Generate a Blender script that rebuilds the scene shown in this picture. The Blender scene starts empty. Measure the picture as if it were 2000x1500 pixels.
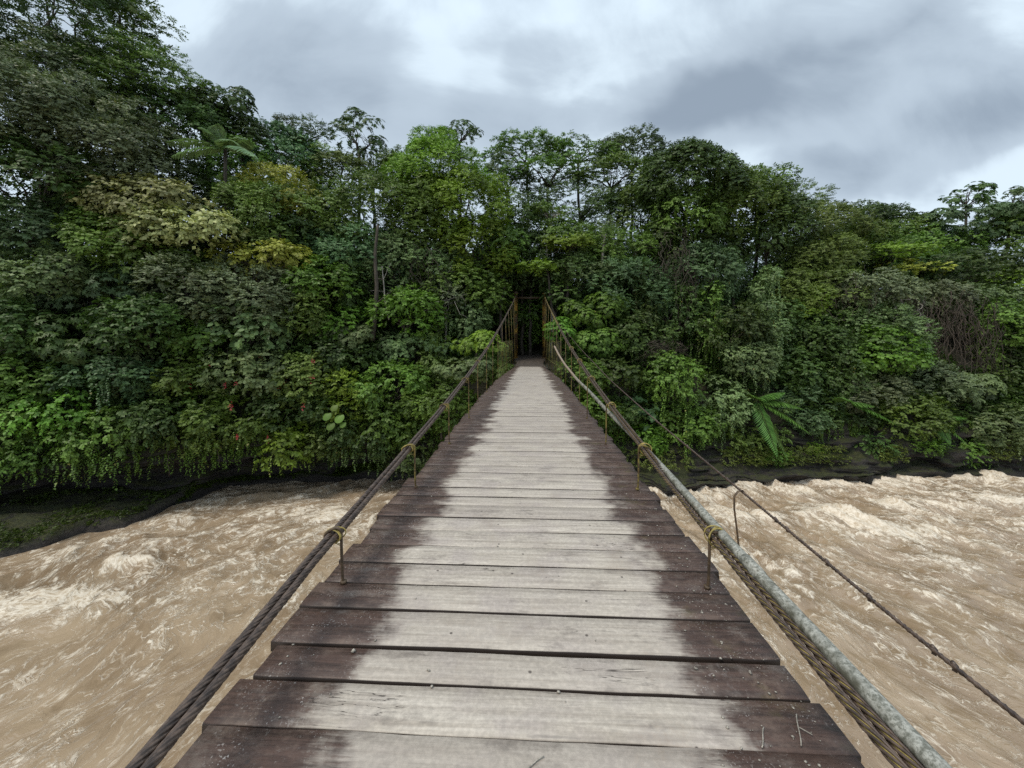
import bpy, math, random
import numpy as np
from mathutils import Vector, Matrix

R = math.radians
sc = bpy.context.scene
COL = sc.collection

# ------------------------------------------------------------------ camera
FPX, HY, YAW, CZ = 760.0, 660.0, R(2.64), 1.45
cam_d = bpy.data.cameras.new('camera')
cam_d.sensor_width = 36
cam_d.lens = FPX / 2000 * 36
cam_d.shift_y = -(750 - HY) / 2000
cam_d.clip_start, cam_d.clip_end = 0.05, 2000
cam = bpy.data.objects.new('camera', cam_d)
COL.objects.link(cam)
cam.location = (0, 0, CZ)
cam.rotation_euler = (R(90), 0, YAW)
sc.camera = cam
CT, ST = math.cos(YAW), math.sin(YAW)

def P(px, py, D):
    X = (px - 1000) / FPX * D
    return np.array([X * CT - D * ST, D * CT + X * ST, CZ - (py - HY) / FPX * D])

def G(px, py, z):
    return P(px, py, (CZ - z) * FPX / (py - HY))

# ------------------------------------------------------------------ node helpers
class NT:
    def __init__(s, tree):
        s.t = tree
        s.t.nodes.clear()
    def n(s, ty, ins=None, **kw):
        nd = s.t.nodes.new(ty)
        for k, v in kw.items():
            setattr(nd, k, v)
        for k, v in (ins or {}).items():
            s.put(nd.inputs[k], v)
        return nd
    def put(s, sock, v):
        if isinstance(v, bpy.types.NodeSocket):
            s.t.links.new(v, sock)
        elif isinstance(v, bpy.types.Node):
            s.t.links.new(v.outputs[0], sock)
        else:
            sock.default_value = v
    def m(s, op, a, b=None, c=None, clamp=False):
        nd = s.t.nodes.new('ShaderNodeMath')
        nd.operation = op
        nd.use_clamp = clamp
        s.put(nd.inputs[0], a)
        if b is not None: s.put(nd.inputs[1], b)
        if c is not None: s.put(nd.inputs[2], c)
        return nd.outputs[0]
    def mix(s, f, a, b, blend='MIX'):
        nd = s.t.nodes.new('ShaderNodeMix')
        nd.data_type = 'RGBA'
        nd.blend_type = blend
        s.put(nd.inputs[0], f)
        for i, v in ((6, a), (7, b)):
            if isinstance(v, (tuple, list)) and len(v) == 3: v = (*v, 1)
            s.put(nd.inputs[i], v)
        return nd.outputs[2]
    def ss(s, v, a, b, lo=0.0, hi=1.0):
        nd = s.t.nodes.new('ShaderNodeMapRange')
        nd.interpolation_type = 'SMOOTHSTEP'
        for i, x in enumerate((v, a, b, lo, hi)): s.put(nd.inputs[i], x)
        return nd.outputs[0]
    def noise(s, vec, scale, detail=3.0, rough=0.55, dist=0.0, out=0):
        nd = s.t.nodes.new('ShaderNodeTexNoise')
        s.put(nd.inputs['Vector'], vec)
        s.put(nd.inputs['Scale'], scale)
        nd.inputs['Detail'].default_value = detail
        nd.inputs['Roughness'].default_value = rough
        nd.inputs['Distortion'].default_value = dist
        return nd.outputs[out]
    def vmul(s, vec, xyz, add=(0, 0, 0)):
        nd = s.t.nodes.new('ShaderNodeMapping')
        s.put(nd.inputs[0], vec)
        nd.inputs[1].default_value = add
        nd.inputs[3].default_value = xyz
        return nd.outputs[0]

# ------------------------------------------------------------------ world: overcast sky
SUN_ELEV, SUN_AZ = R(58), R(228)      # high, behind the camera and a little to the left
world = bpy.data.worlds.new("World")
sc.world = world
world.use_nodes = True
w = NT(world.node_tree)
sky = w.n('ShaderNodeTexSky', sky_type='NISHITA')
sky.sun_disc = False
sky.sun_elevation = SUN_ELEV
sky.sun_rotation = SUN_AZ
gen = w.n('ShaderNodeTexCoord').outputs['Generated']
sep = w.n('ShaderNodeSeparateXYZ', {0: gen})
gx, gy, gz = sep.outputs
fw = w.m('ADD', w.m('MULTIPLY', gy, CT), w.m('MULTIPLY', gx, -ST))
rt = w.m('ADD', w.m('MULTIPLY', gx, CT), w.m('MULTIPLY', gy, ST))
fa = w.m('MAXIMUM', w.m('ABSOLUTE', fw), 0.15)
su = w.m('DIVIDE', rt, fa)
sv = w.m('DIVIDE', gz, fa)
uv = w.n('ShaderNodeCombineXYZ', {0: su, 1: sv, 2: 0.0}).outputs[0]
wob = w.noise(uv, 2.2, 4, 0.6, 0.0, 1)
wob2 = w.n('ShaderNodeVectorMath', {0: wob, 1: (0.5, 0.5, 0.5)}, operation='SUBTRACT').outputs[0]
wob3 = w.n('ShaderNodeVectorMath', {0: wob2, 3: 0.24}, operation='SCALE').outputs[0]
uvw = w.n('ShaderNodeVectorMath', {0: uv, 1: wob3}, operation='ADD').outputs[0]
sw = w.n('ShaderNodeSeparateXYZ', {0: uvw})
fine = w.noise(w.vmul(uv, (1.0, 1.4, 1.0), (3.1, 0.4, 0)), 2.4, 9, 0.58, 0.5)
wisp = w.noise(w.vmul(uv, (0.9, 1.8, 1.0), (0.7, 5.2, 0)), 5.0, 5, 0.5, 0.2)
# cloud masses: centre and half axes in picture-sized angle units, tilt, strength (negative = brighter)
BL = [(585, 130, 210, 130, 0, 0.85), (1070, 120, 85, 60, 20, 0.42), (960, 240, 230, 60, -3, 0.55),
      (1330, 205, 190, 70, 8, 0.8), (1560, 170, 330, 85, 17, 0.95), (1780, 290, 270, 80, 12, 0.75), (1700, 60, 240, 50, 10, 0.25),
      (1960, 200, 170, 85, 14, 0.6), (1620, 330, 130, 45, 8, 0.5), (1500, 90, 120, 55, 10, 0.35),
      (780, 20, 220, 40, 0, -0.25), (1200, 70, 150, 120, 20, -0.35), (820, 150, 70, 110, 0, -0.3),
      (1200, 240, 60, 60, 0, -0.4), (1900, 60, 150, 40, 20, -0.3), (1520, 350, 120, 30, 0, -0.25),
      (340, 60, 90, 60, 0, -0.3), (1750, 400, 250, 30, 8, -0.3), (1980, 340, 120, 35, 16, -0.3)]
acc = None
for (bx, by, ax, ay, ang, k) in BL:
    cu, cv = (bx - 1000) / FPX, (HY - by) / FPX
    du = w.m('SUBTRACT', sw.outputs[0], cu)
    dv = w.m('SUBTRACT', sw.outputs[1], cv)
    ca, sa = math.cos(R(ang)), math.sin(R(ang))
    a1 = w.m('MULTIPLY', w.m('ADD', w.m('MULTIPLY', du, ca), w.m('MULTIPLY', dv, sa)), FPX / ax)
    a2 = w.m('MULTIPLY', w.m('SUBTRACT', w.m('MULTIPLY', dv, ca), w.m('MULTIPLY', du, sa)), FPX / ay)
    r2 = w.m('ADD', w.m('MULTIPLY', a1, a1), w.m('MULTIPLY', a2, a2))
    e = w.m('MULTIPLY', w.ss(r2, 1.9, 0.0), k)
    acc = e if acc is None else w.m('ADD', acc, e)
dens = w.m('ADD', acc, w.m('MULTIPLY', w.m('SUBTRACT', fine, 0.5), 2.0))
dens = w.m('ADD', dens, w.m('MULTIPLY', w.m('SUBTRACT', wisp, 0.5), 0.5))
f1 = w.ss(dens, -0.50, 0.30)
f2 = w.ss(dens, 0.10, 1.75)
c = w.mix(f1, (0.545, 0.64, 0.715), (0.375, 0.445, 0.515))
c = w.mix(f2, c, (0.215, 0.265, 0.325))
nis = w.n('ShaderNodeVectorMath', {0: sky.outputs[0], 3: 0.1}, operation='SCALE').outputs[0]
c = w.mix(0.06, c, nis)
up = w.ss(gz, 0.55, 1.0, 1.0, 1.65)       # zenith of an overcast sky is brighter than its rim
c = w.n('ShaderNodeVectorMath', {0: c, 3: up}, operation='SCALE').outputs[0]
bg = w.n('ShaderNodeBackground', {0: c, 1: 1.0})
w.n('ShaderNodeOutputWorld', {0: bg.outputs[0]})

sun_d = bpy.data.lights.new('sun', 'SUN')
sun_d.energy = 1.5
sun_d.angle = R(20)
sun_d.color = (1.0, 0.91, 0.77)
sun = bpy.data.objects.new('sun', sun_d)
COL.objects.link(sun)
sd = Vector((math.sin(SUN_AZ) * math.cos(SUN_ELEV), math.cos(SUN_AZ) * math.cos(SUN_ELEV), math.sin(SUN_ELEV)))
sun.rotation_euler = sd.to_track_quat('Z', 'Y').to_euler()

sc.view_settings.view_transform = 'Standard'
sc.view_settings.look = 'None'
sc.view_settings.exposure = 0.55
sc.view_settings.gamma = 1.0
sc.render.engine = 'CYCLES'
cy = sc.cycles
cy.max_bounces = 5
cy.diffuse_bounces = 3
cy.glossy_bounces = 2
cy.transmission_bounces = 2
cy.transparent_max_bounces = 4
cy.caustics_reflective = cy.caustics_refractive = False
cy.use_denoising = False
cy.denoiser = 'OPENIMAGEDENOISE'
cy.denoising_input_passes = 'RGB_ALBEDO_NORMAL'
cy.denoising_prefilter = 'ACCURATE'

# ------------------------------------------------------------------ mesh helpers
def np_mesh(name, verts, faces, mat, parent=None, attrs=None, smooth=False):
    """verts (n,3); faces: list of (k, m) index arrays"""
    me = bpy.data.meshes.new(name)
    V = np.ascontiguousarray(verts, dtype=np.float32)
    me.vertices.add(len(V))
    me.vertices.foreach_set('co', V.ravel())
    faces = [np.asarray(f, dtype=np.int32) for f in faces if len(f)]
    idx = np.concatenate([f.ravel() for f in faces])
    tot = np.concatenate([np.full(len(f), f.shape[1], dtype=np.int32) for f in faces])
    start = np.concatenate([[0], np.cumsum(tot)[:-1]]).astype(np.int32)
    me.loops.add(len(idx))
    me.loops.foreach_set('vertex_index', idx)
    me.polygons.add(len(tot))
    me.polygons.foreach_set('loop_start', start)
    if smooth:
        me.polygons.foreach_set('use_smooth', np.ones(len(tot), dtype=bool))
    me.update(calc_edges=True)
    for an, (ty, data) in (attrs or {}).items():
        a = me.attributes.new(an, ty, 'POINT')
        a.data.foreach_set('value' if ty == 'FLOAT' else 'vector', np.ascontiguousarray(data, dtype=np.float32).ravel())
    if mat: me.materials.append(mat)
    o = bpy.data.objects.new(name, me)
    COL.objects.link(o)
    if parent: o.parent = parent
    return o

class MB:
    def __init__(s):
        s.V, s.F, s.n, s.A = [], {}, 0, []
    def add(s, v, fs, a=0.0):
        v = np.asarray(v, float)
        s.V.append(v)
        s.A.append(np.full(len(v), a) if np.isscalar(a) else np.asarray(a))
        for f in fs:
            f = np.asarray(f)
            s.F.setdefault(f.shape[1], []).append(f + s.n)
        s.n += len(v)
    def box(s, c, sz, rz=0.0, a=0.0, M=None):
        x, y, z = [q / 2 for q in sz]
        v = np.array([(i, j, k) for k in (-z, z) for j in (-y, y) for i in (-x, x)], float)
        if M is not None: v = v @ np.asarray(M).T
        ca, sa = math.cos(rz), math.sin(rz)
        v = v @ np.array([[ca, sa, 0], [-sa, ca, 0], [0, 0, 1]]) + np.asarray(c, float)
        s.add(v, [[(0, 2, 3, 1), (4, 5, 7, 6), (0, 1, 5, 4), (2, 6, 7, 3), (0, 4, 6, 2), (1, 3, 7, 5)]], a)
    def tube(s, pts, rad, sides=6, a=0.0, cap=True, prof=None, twist=0.0):
        p = np.asarray(pts, float)
        n = len(p)
        rad = np.full(n, rad) if np.isscalar(rad) else np.asarray(rad, float)
        t = np.gradient(p, axis=0)
        t /= np.linalg.norm(t, axis=1)[:, None] + 1e-9
        ref = np.array([0, 0, 1.0]) if np.abs(t[:, 2]).mean() < 0.8 else np.array([1.0, 0, 0])
        u = np.cross(t, ref)
        u /= np.linalg.norm(u, axis=1)[:, None] + 1e-9
        v = np.cross(t, u)
        an = np.arange(sides) / sides * 2 * np.pi
        pr = np.ones(sides) if prof is None else prof(an)
        tw = twist if not np.isscalar(twist) else np.zeros(n)
        A = an[None, :] + tw[:, None]
        ring = (np.cos(A)[..., None] * u[:, None, :] + np.sin(A)[..., None] * v[:, None, :]) * (rad[:, None, None] * pr[None, :, None])
        V = (p[:, None, :] + ring).reshape(-1, 3)
        i = np.arange(n - 1)[:, None] * sides
        j = np.arange(sides)[None, :]
        j2 = (j + 1) % sides
        f = np.stack([i + j, i + j2, i + sides + j2, i + sides + j], -1).reshape(-1, 4)
        if cap:
            V = np.vstack([V, p[0], p[-1]])
            c0, c1 = n * sides, n * sides + 1
            jj = np.arange(sides)
            t0 = np.stack([np.full(sides, c0), (jj + 1) % sides, jj], -1)
            t1 = np.stack([np.full(sides, c1), (n - 1) * sides + jj, (n - 1) * sides + (jj + 1) % sides], -1)
            s.add(V, [f, t0, t1], a)
        else:
            s.add(V, [f], a)
    def build(s, name, mat, parent=None, smooth=False):
        V = np.vstack(s.V)
        F = [np.vstack(f) for f in s.F.values()]
        return np_mesh(name, V, F, mat, parent, {'v': ('FLOAT', np.concatenate(s.A))}, smooth)

def tag(o, label=None, cat=None, group=None, kind=None):
    if label: o['label'] = label
    if cat: o['category'] = cat
    if group: o['group'] = group
    if kind: o['kind'] = kind
    return o

def empty(name, loc=(0, 0, 0)):
    o = bpy.data.objects.new(name, None)
    COL.objects.link(o)
    o.location = loc
    return o

def reparent(o, root):
    o.parent = root
    o.matrix_parent_inverse = Matrix.Translation(-Vector(root.location))

def hash2(ix, iy, seed):
    h = (ix.astype(np.int64) * 374761393 + iy.astype(np.int64) * 668265263 + seed * 974634777) & 0xffffffff
    h = ((h ^ (h >> 13)) * 1274126177) & 0xffffffff
    h = (h ^ (h >> 16)) & 0xffffffff
    return h / 4294967295.0

def vnoise(x, y, seed=0):
    ix, iy = np.floor(x), np.floor(y)
    fx, fy = x - ix, y - iy
    fx, fy = fx * fx * (3 - 2 * fx), fy * fy * (3 - 2 * fy)
    a, b = hash2(ix, iy, seed), hash2(ix + 1, iy, seed)
    c_, d = hash2(ix, iy + 1, seed), hash2(ix + 1, iy + 1, seed)
    return (a * (1 - fx) + b * fx) * (1 - fy) + (c_ * (1 - fx) + d * fx) * fy

def fbm(x, y, seed=0, octv=4, ridge=False):
    t, amp, tot = 0, 1.0, 0
    for k in range(octv):
        n = vnoise(x * 2 ** k + 13.7 * k, y * 2 ** k - 7.1 * k, seed + k)
        if ridge: n = 1 - np.abs(2 * n - 1)
        t = t + n * amp
        tot += amp
        amp *= 0.5
    return t / tot

# ------------------------------------------------------------------ materials
def new_mat(name):
    m_ = bpy.data.materials.new(name)
    m_.use_nodes = True
    return m_, NT(m_.node_tree)

def finish(nt, color, rough=0.7, bump=None, bstr=0.3, bdist=0.02, spec=0.5, metal=0.0):
    b = nt.n('ShaderNodeBsdfPrincipled', {'Base Color': color, 'Roughness': rough, 'Metallic': metal, 'Specular IOR Level': spec})
    if bump is not None:
        bn = nt.n('ShaderNodeBump', {'Height': bump, 'Strength': bstr, 'Distance': bdist})
        nt.put(b.inputs['Normal'], bn.outputs[0])
    nt.n('ShaderNodeOutputMaterial', {0: b.outputs[0]})

LEAFCOL = {
    'dk': (0.029, 0.050, 0.015), 'mid': (0.054, 0.090, 0.020), 'blue': (0.042, 0.074, 0.034), 'emer': (0.052, 0.104, 0.018),
    'lime': (0.086, 0.136, 0.022), 'yel': (0.170, 0.190, 0.040), 'olive': (0.066, 0.092, 0.025), 'pale': (0.175, 0.205, 0.082),
    'grey': (0.076, 0.094, 0.052), 'sage': (0.072, 0.102, 0.044), 'fern': (0.058, 0.112, 0.030), 'moss': (0.020, 0.030, 0.006), 'palm': (0.130, 0.185, 0.105),
}
LM = {}
def leaf_mat(key):
    if key in LM: return LM[key]
    col = tuple(min(0.34, x * 1.85) for x in LEAFCOL[key])
    m_, nt = new_mat('leaf_' + key)
    v = nt.n('ShaderNodeAttribute', attribute_name='v').outputs['Fac']
    oi = nt.n('ShaderNodeObjectInfo').outputs['Random']
    pos = nt.n('ShaderNodeNewGeometry').outputs['Position']
    big = nt.noise(pos, 0.45, 2)
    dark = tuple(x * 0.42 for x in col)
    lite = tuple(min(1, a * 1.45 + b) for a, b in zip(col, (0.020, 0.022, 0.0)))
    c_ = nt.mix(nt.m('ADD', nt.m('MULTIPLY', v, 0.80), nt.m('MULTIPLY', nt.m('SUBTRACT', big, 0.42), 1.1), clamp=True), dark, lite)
    old = nt.ss(v, 0.965, 0.985)
    c_ = nt.mix(nt.m('MULTIPLY', old, 0.7), c_, (0.17, 0.13, 0.03))
    hsv = nt.n('ShaderNodeHueSaturation', {'Hue': nt.m('ADD', 0.485, nt.m('MULTIPLY', oi, 0.03)), 'Saturation': 1.07,
                                           'Value': nt.m('ADD', 0.80, nt.m('MULTIPLY', oi, 0.50)), 'Color': c_})
    b = nt.n('ShaderNodeBsdfPrincipled', {'Base Color': hsv.outputs[0], 'Roughness': 0.5, 'Specular IOR Level': 0.32})
    tcol = nt.n('ShaderNodeVectorMath', {0: hsv.outputs[0], 1: (1.25, 1.5, 0.7)}, operation='MULTIPLY').outputs[0]
    tr = nt.n('ShaderNodeBsdfTranslucent', {0: tcol})
    mx = nt.n('ShaderNodeMixShader', {0: 0.16, 1: b.outputs[0], 2: tr.outputs[0]})
    nt.n('ShaderNodeOutputMaterial', {0: mx.outputs[0]})
    LM[key] = m_
    return m_

def simple(name, col, rough=0.7, var=0.35, scale=8.0, bstr=0.4, bdist=0.01, col2=None, metal=0.0, stretch=(1, 1, 1)):
    m_, nt = new_mat(name)
    pos = nt.vmul(nt.n('ShaderNodeTexCoord').outputs['Object'], stretch)
    n = nt.noise(pos, scale, 5, 0.6)
    a = col2 or tuple(x * (1 - var) for x in col)
    c_ = nt.mix(nt.ss(n, 0.35, 0.65), a, col)
    finish(nt, c_, rough, n, bstr, bdist, metal=metal)
    return m_

M_BARK = simple('bark', (0.085, 0.070, 0.052), 0.85, 0.6, 5, 0.6, 0.03, stretch=(2, 2, 0.5))
M_PBARK = simple('pale_bark', (0.34, 0.32, 0.28), 0.8, 0.45, 5, 0.4, 0.02, stretch=(2, 2, 0.6))
M_TWIG = simple('dry_twig', (0.095, 0.074, 0.056), 0.85, 0.5, 3, 0.3, 0.01)
M_RED = simple('red_flower', (0.36, 0.030, 0.028), 0.5, 0.5, 6)
M_ROPE = simple('steel_rope', (0.115, 0.080, 0.060), 0.42, 0.55, 30, 0.4, 0.002, col2=(0.040, 0.027, 0.021))
M_YROPE = simple('yellow_cord', (0.36, 0.28, 0.075), 0.6, 0.4, 30)
M_RUST = simple('rusty_steel', (0.115, 0.075, 0.042), 0.6, 0.6, 30, 0.4, 0.002)

def mat_yellow(name, base=(0.34, 0.235, 0.035), rust=(0.06, 0.032, 0.016), lo=0.42, hi=0.58, scale=6.0):
    m_, nt = new_mat(name)
    pos = nt.n('ShaderNodeTexCoord').outputs['Object']
    n = nt.noise(pos, scale, 6, 0.65)
    c_ = nt.mix(nt.ss(n, lo, hi), rust, base)
    finish(nt, c_, 0.6, n, 0.4, 0.004)
    return m_
M_YEL = mat_yellow('worn_yellow_paint', (0.20, 0.155, 0.035), lo=0.42, hi=0.62, scale=14)
M_RAIL = mat_yellow('mossy_yellow_rail', (0.17, 0.17, 0.035), (0.04, 0.045, 0.018), 0.40, 0.62, 5)
M_POST = mat_yellow('rusty_yellow_post', (0.46, 0.27, 0.035), (0.075, 0.042, 0.020), 0.42, 0.66, 1.6)

def mat_pipe():
    m_, nt = new_mat('lichen_pipe')
    pos = nt.n('ShaderNodeTexCoord').outputs['Object']
    n = nt.noise(pos, 9, 7, 0.7)
    n2 = nt.noise(pos, 70, 5, 0.7)
    nz = nt.n('ShaderNodeSeparateXYZ', {0: nt.n('ShaderNodeNewGeometry').outputs['Normal']}).outputs[2]
    c_ = nt.mix(nt.ss(n2, 0.35, 0.66), (0.115, 0.115, 0.090), (0.40, 0.395, 0.350))
    moss = nt.ss(nt.m('ADD', nt.m('ADD', n, nt.m('MULTIPLY', n2, 0.35)), nt.m('MULTIPLY', nz, -0.11)), 0.57, 0.74)
    c_ = nt.mix(nt.ss(nt.noise(nt.vmul(pos, (3, 0.8, 3)), 4.0, 5, 0.6), 0.60, 0.70, 0, 0.7), c_, (0.15, 0.075, 0.035))
    c_ = nt.mix(nt.m('MULTIPLY', moss, 0.85), c_, (0.050, 0.046, 0.026))
    yy = nt.n('ShaderNodeSeparateXYZ', {0: pos}).outputs[1]
    c_ = nt.mix(nt.ss(yy, 7.5, 10.5, 0.0, 0.6), c_, (0.34, 0.24, 0.17))
    finish(nt, c_, 0.5, n2, 0.5, 0.003)
    return m_
M_PIPE = mat_pipe()

def mat_plank():
    m_, nt = new_mat('weathered_planks')
    pos = nt.n('ShaderNodeTexCoord').outputs['Object']
    v = nt.n('ShaderNodeAttribute', attribute_name='v').outputs['Fac']
    off = nt.n('ShaderNodeCombineXYZ', {0: nt.m('MULTIPLY', v, 37.0), 1: nt.m('MULTIPLY', v, 91.0), 2: 0.0}).outputs[0]
    pv = nt.n('ShaderNodeVectorMath', {0: pos, 1: off}, operation='ADD').outputs[0]
    s3 = nt.n('ShaderNodeSeparateXYZ', {0: pos})
    x, y = s3.outputs[0], s3.outputs[1]
    g1 = nt.noise(nt.vmul(pv, (1.0, 22, 22)), 1.6, 7, 0.65, 0.3)        # long grain
    g2 = nt.noise(nt.vmul(pv, (1.0, 9, 9)), 9.0, 5, 0.7)                # short grain
    mid = nt.noise(pos, 3.2, 5, 0.6)
    fn = nt.noise(pos, 45, 4, 0.7)
    sp = nt.noise(pos, 110, 3, 0.6)
    # walked-on strip down the middle
    xa = nt.m('ABSOLUTE', nt.m('ADD', x, 0.015))
    jit = nt.m('ADD', nt.m('ADD', nt.m('MULTIPLY', nt.m('SUBTRACT', g2, 0.5), 0.22), nt.m('MULTIPLY', nt.m('SUBTRACT', mid, 0.5), 0.58)),
               nt.m('ADD', nt.m('MULTIPLY', nt.m('SUBTRACT', fn, 0.5), 0.10), nt.m('MULTIPLY', nt.m('SUBTRACT', v, 0.5), 0.17)))
    worn = nt.ss(nt.m('ADD', xa, jit), 0.82, 0.64)
    lite = nt.mix(nt.ss(g1, 0.26, 0.72), (0.325, 0.278, 0.226), (0.560, 0.500, 0.425))
    lite = nt.mix(nt.ss(mid, 0.40, 0.70, 0.0, 0.5), lite, (0.325, 0.275, 0.262))
    lite = nt.mix(nt.m('MULTIPLY', v, 0.55), lite, (0.34, 0.292, 0.25))
    lite = nt.mix(nt.ss(nt.noise(nt.vmul(pv, (1.2, 16, 16)), 2.1, 5, 0.6), 0.60, 0.74, 0.0, 0.5), lite, (0.18, 0.155, 0.14))
    dark = nt.mix(nt.ss(g1, 0.3, 0.7), (0.030, 0.016, 0.011), (0.088, 0.050, 0.037))
    dark = nt.mix(nt.ss(nt.noise(nt.vmul(pv, (1.6, 3.0, 1)), 3.0, 7, 0.72), 0.46, 0.68, 0.0, 0.75), dark, (0.145, 0.100, 0.078))
    fleck = nt.m('MULTIPLY', nt.ss(sp, 0.58, 0.68), nt.ss(nt.noise(nt.vmul(pos, (1.0, 1.6, 1.0)), 5.0, 5, 0.7), 0.46, 0.66))
    dark = nt.mix(nt.m('MULTIPLY', fleck, 0.9), dark, (0.42, 0.385, 0.36))
    mossr = nt.m('MULTIPLY', nt.ss(x, 0.62, 0.85), nt.ss(nt.noise(nt.vmul(pos, (1, 1, 1), (4, 2, 0)), 2.6, 6, 0.7), 0.54, 0.68))
    dark = nt.mix(nt.m('MULTIPLY', mossr, 0.55), dark, (0.085, 0.068, 0.022))
    # scratches on the right-hand dark strip
    scr = nt.noise(nt.vmul(pos, (26, 5, 1), (0, 0, 0)), 1.5, 5, 0.75, 0.5)
    dark = nt.mix(nt.m('MULTIPLY', nt.m('MULTIPLY', nt.ss(scr, 0.64, 0.72), nt.ss(x, 0.5, 0.7)), 0.55), dark, (0.30, 0.25, 0.21))
    scuff = nt.m('MULTIPLY', nt.ss(nt.noise(nt.vmul(pos, (9, 5, 1), (2, 7, 0)), 1.6, 8, 0.8), 0.57, 0.66), nt.ss(nt.noise(nt.vmul(pos, (1, 1, 1), (5, 5, 0)), 2.4, 3), 0.42, 0.60))
    dark = nt.mix(nt.m('MULTIPLY', scuff, 0.5), dark, (0.30, 0.27, 0.25))
    c_ = nt.mix(worn, dark, lite)
    blot = nt.noise(nt.vmul(pv, (1.5, 3, 3), (3, 3, 3)), 2.2, 6, 0.7)
    mud = nt.m('MULTIPLY', nt.ss(nt.noise(nt.vmul(pos, (1.6, 1.1, 1), (6, 1, 0)), 1.7, 8, 0.75), 0.52, 0.70), nt.ss(fn, 0.35, 0.6))
    c_ = nt.mix(nt.m('MULTIPLY', mud, 0.5), c_, (0.20, 0.15, 0.11))
    c_ = nt.mix(nt.ss(blot, 0.53, 0.70, 0.0, 0.6), c_, (0.17, 0.14, 0.12))
    # cracks along the grain
    ck = nt.noise(nt.vmul(pv, (0.55, 7.0, 7.0)), 2.0, 4, 0.55, 0.6)
    crack = nt.m('MULTIPLY', nt.ss(nt.m('ABSOLUTE', nt.m('SUBTRACT', ck, 0.5)), 0.006, 0.0015),
                 nt.ss(nt.noise(nt.vmul(pv, (1.2, 3, 3), (9, 1, 4)), 1.3, 3), 0.56, 0.62))
    c_ = nt.mix(nt.m('MULTIPLY', crack, 0.9), c_, (0.035, 0.024, 0.018))
    # knots and nail heads
    vo = nt.n('ShaderNodeTexVoronoi', {'Vector': nt.vmul(pv, (2.3, 4.5, 0.0)), 'Scale': 1.0})
    knot = nt.m('MULTIPLY', nt.ss(vo.outputs['Distance'], 0.05, 0.028), nt.ss(nt.n('ShaderNodeSeparateXYZ', {0: vo.outputs['Color']}).outputs[0], 0.45, 0.5))
    c_ = nt.mix(nt.m('MULTIPLY', knot, 0.6), c_, (0.075, 0.055, 0.045))
    vn = nt.n('ShaderNodeTexVoronoi', {'Vector': nt.vmul(pv, (1.75, 7.5, 0.0)), 'Scale': 1.0, 'Randomness': 0.5})
    dn = nt.n('ShaderNodeVectorMath', {0: nt.n('ShaderNodeVectorMath', {0: nt.vmul(pv, (1.75, 7.5, 0.0)), 1: vn.outputs['Position']}, operation='SUBTRACT').outputs[0], 1: (1.0, 0.2333, 0.0)}, operation='MULTIPLY').outputs[0]
    dn = nt.n('ShaderNodeVectorMath', {0: dn}, operation='LENGTH').outputs['Value']
    nail = nt.m('MULTIPLY', nt.ss(dn, 0.016, 0.010), nt.ss(nt.n('ShaderNodeSeparateXYZ', {0: vn.outputs['Color']}).outputs[1], 0.5, 0.55))
    c_ = nt.mix(nt.m('MULTIPLY', nail, 0.8), c_, (0.055, 0.040, 0.034))
    gr = nt.mix(nt.ss(fn, 0.35, 0.7, 0.0, 1.0), (0.85, 0.85, 0.85), (1.08, 1.08, 1.08))
    c_ = nt.mix(1.0, c_, gr, 'MULTIPLY')
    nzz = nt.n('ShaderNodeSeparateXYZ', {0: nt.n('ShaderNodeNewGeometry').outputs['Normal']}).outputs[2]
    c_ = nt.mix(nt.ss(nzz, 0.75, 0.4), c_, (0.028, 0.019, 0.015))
    h = nt.m('ADD', nt.m('ADD', g1, nt.m('MULTIPLY', g2, 0.6)), nt.m('MULTIPLY', crack, -1.2))
    rough = nt.m('ADD', nt.m('MULTIPLY', worn, 0.06), nt.m('ADD', 0.42, nt.m('MULTIPLY', fn, 0.25)))
    finish(nt, c_, rough, h, 0.35, 0.006, spec=0.5)
    return m_
M_PLANK = mat_plank()

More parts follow.
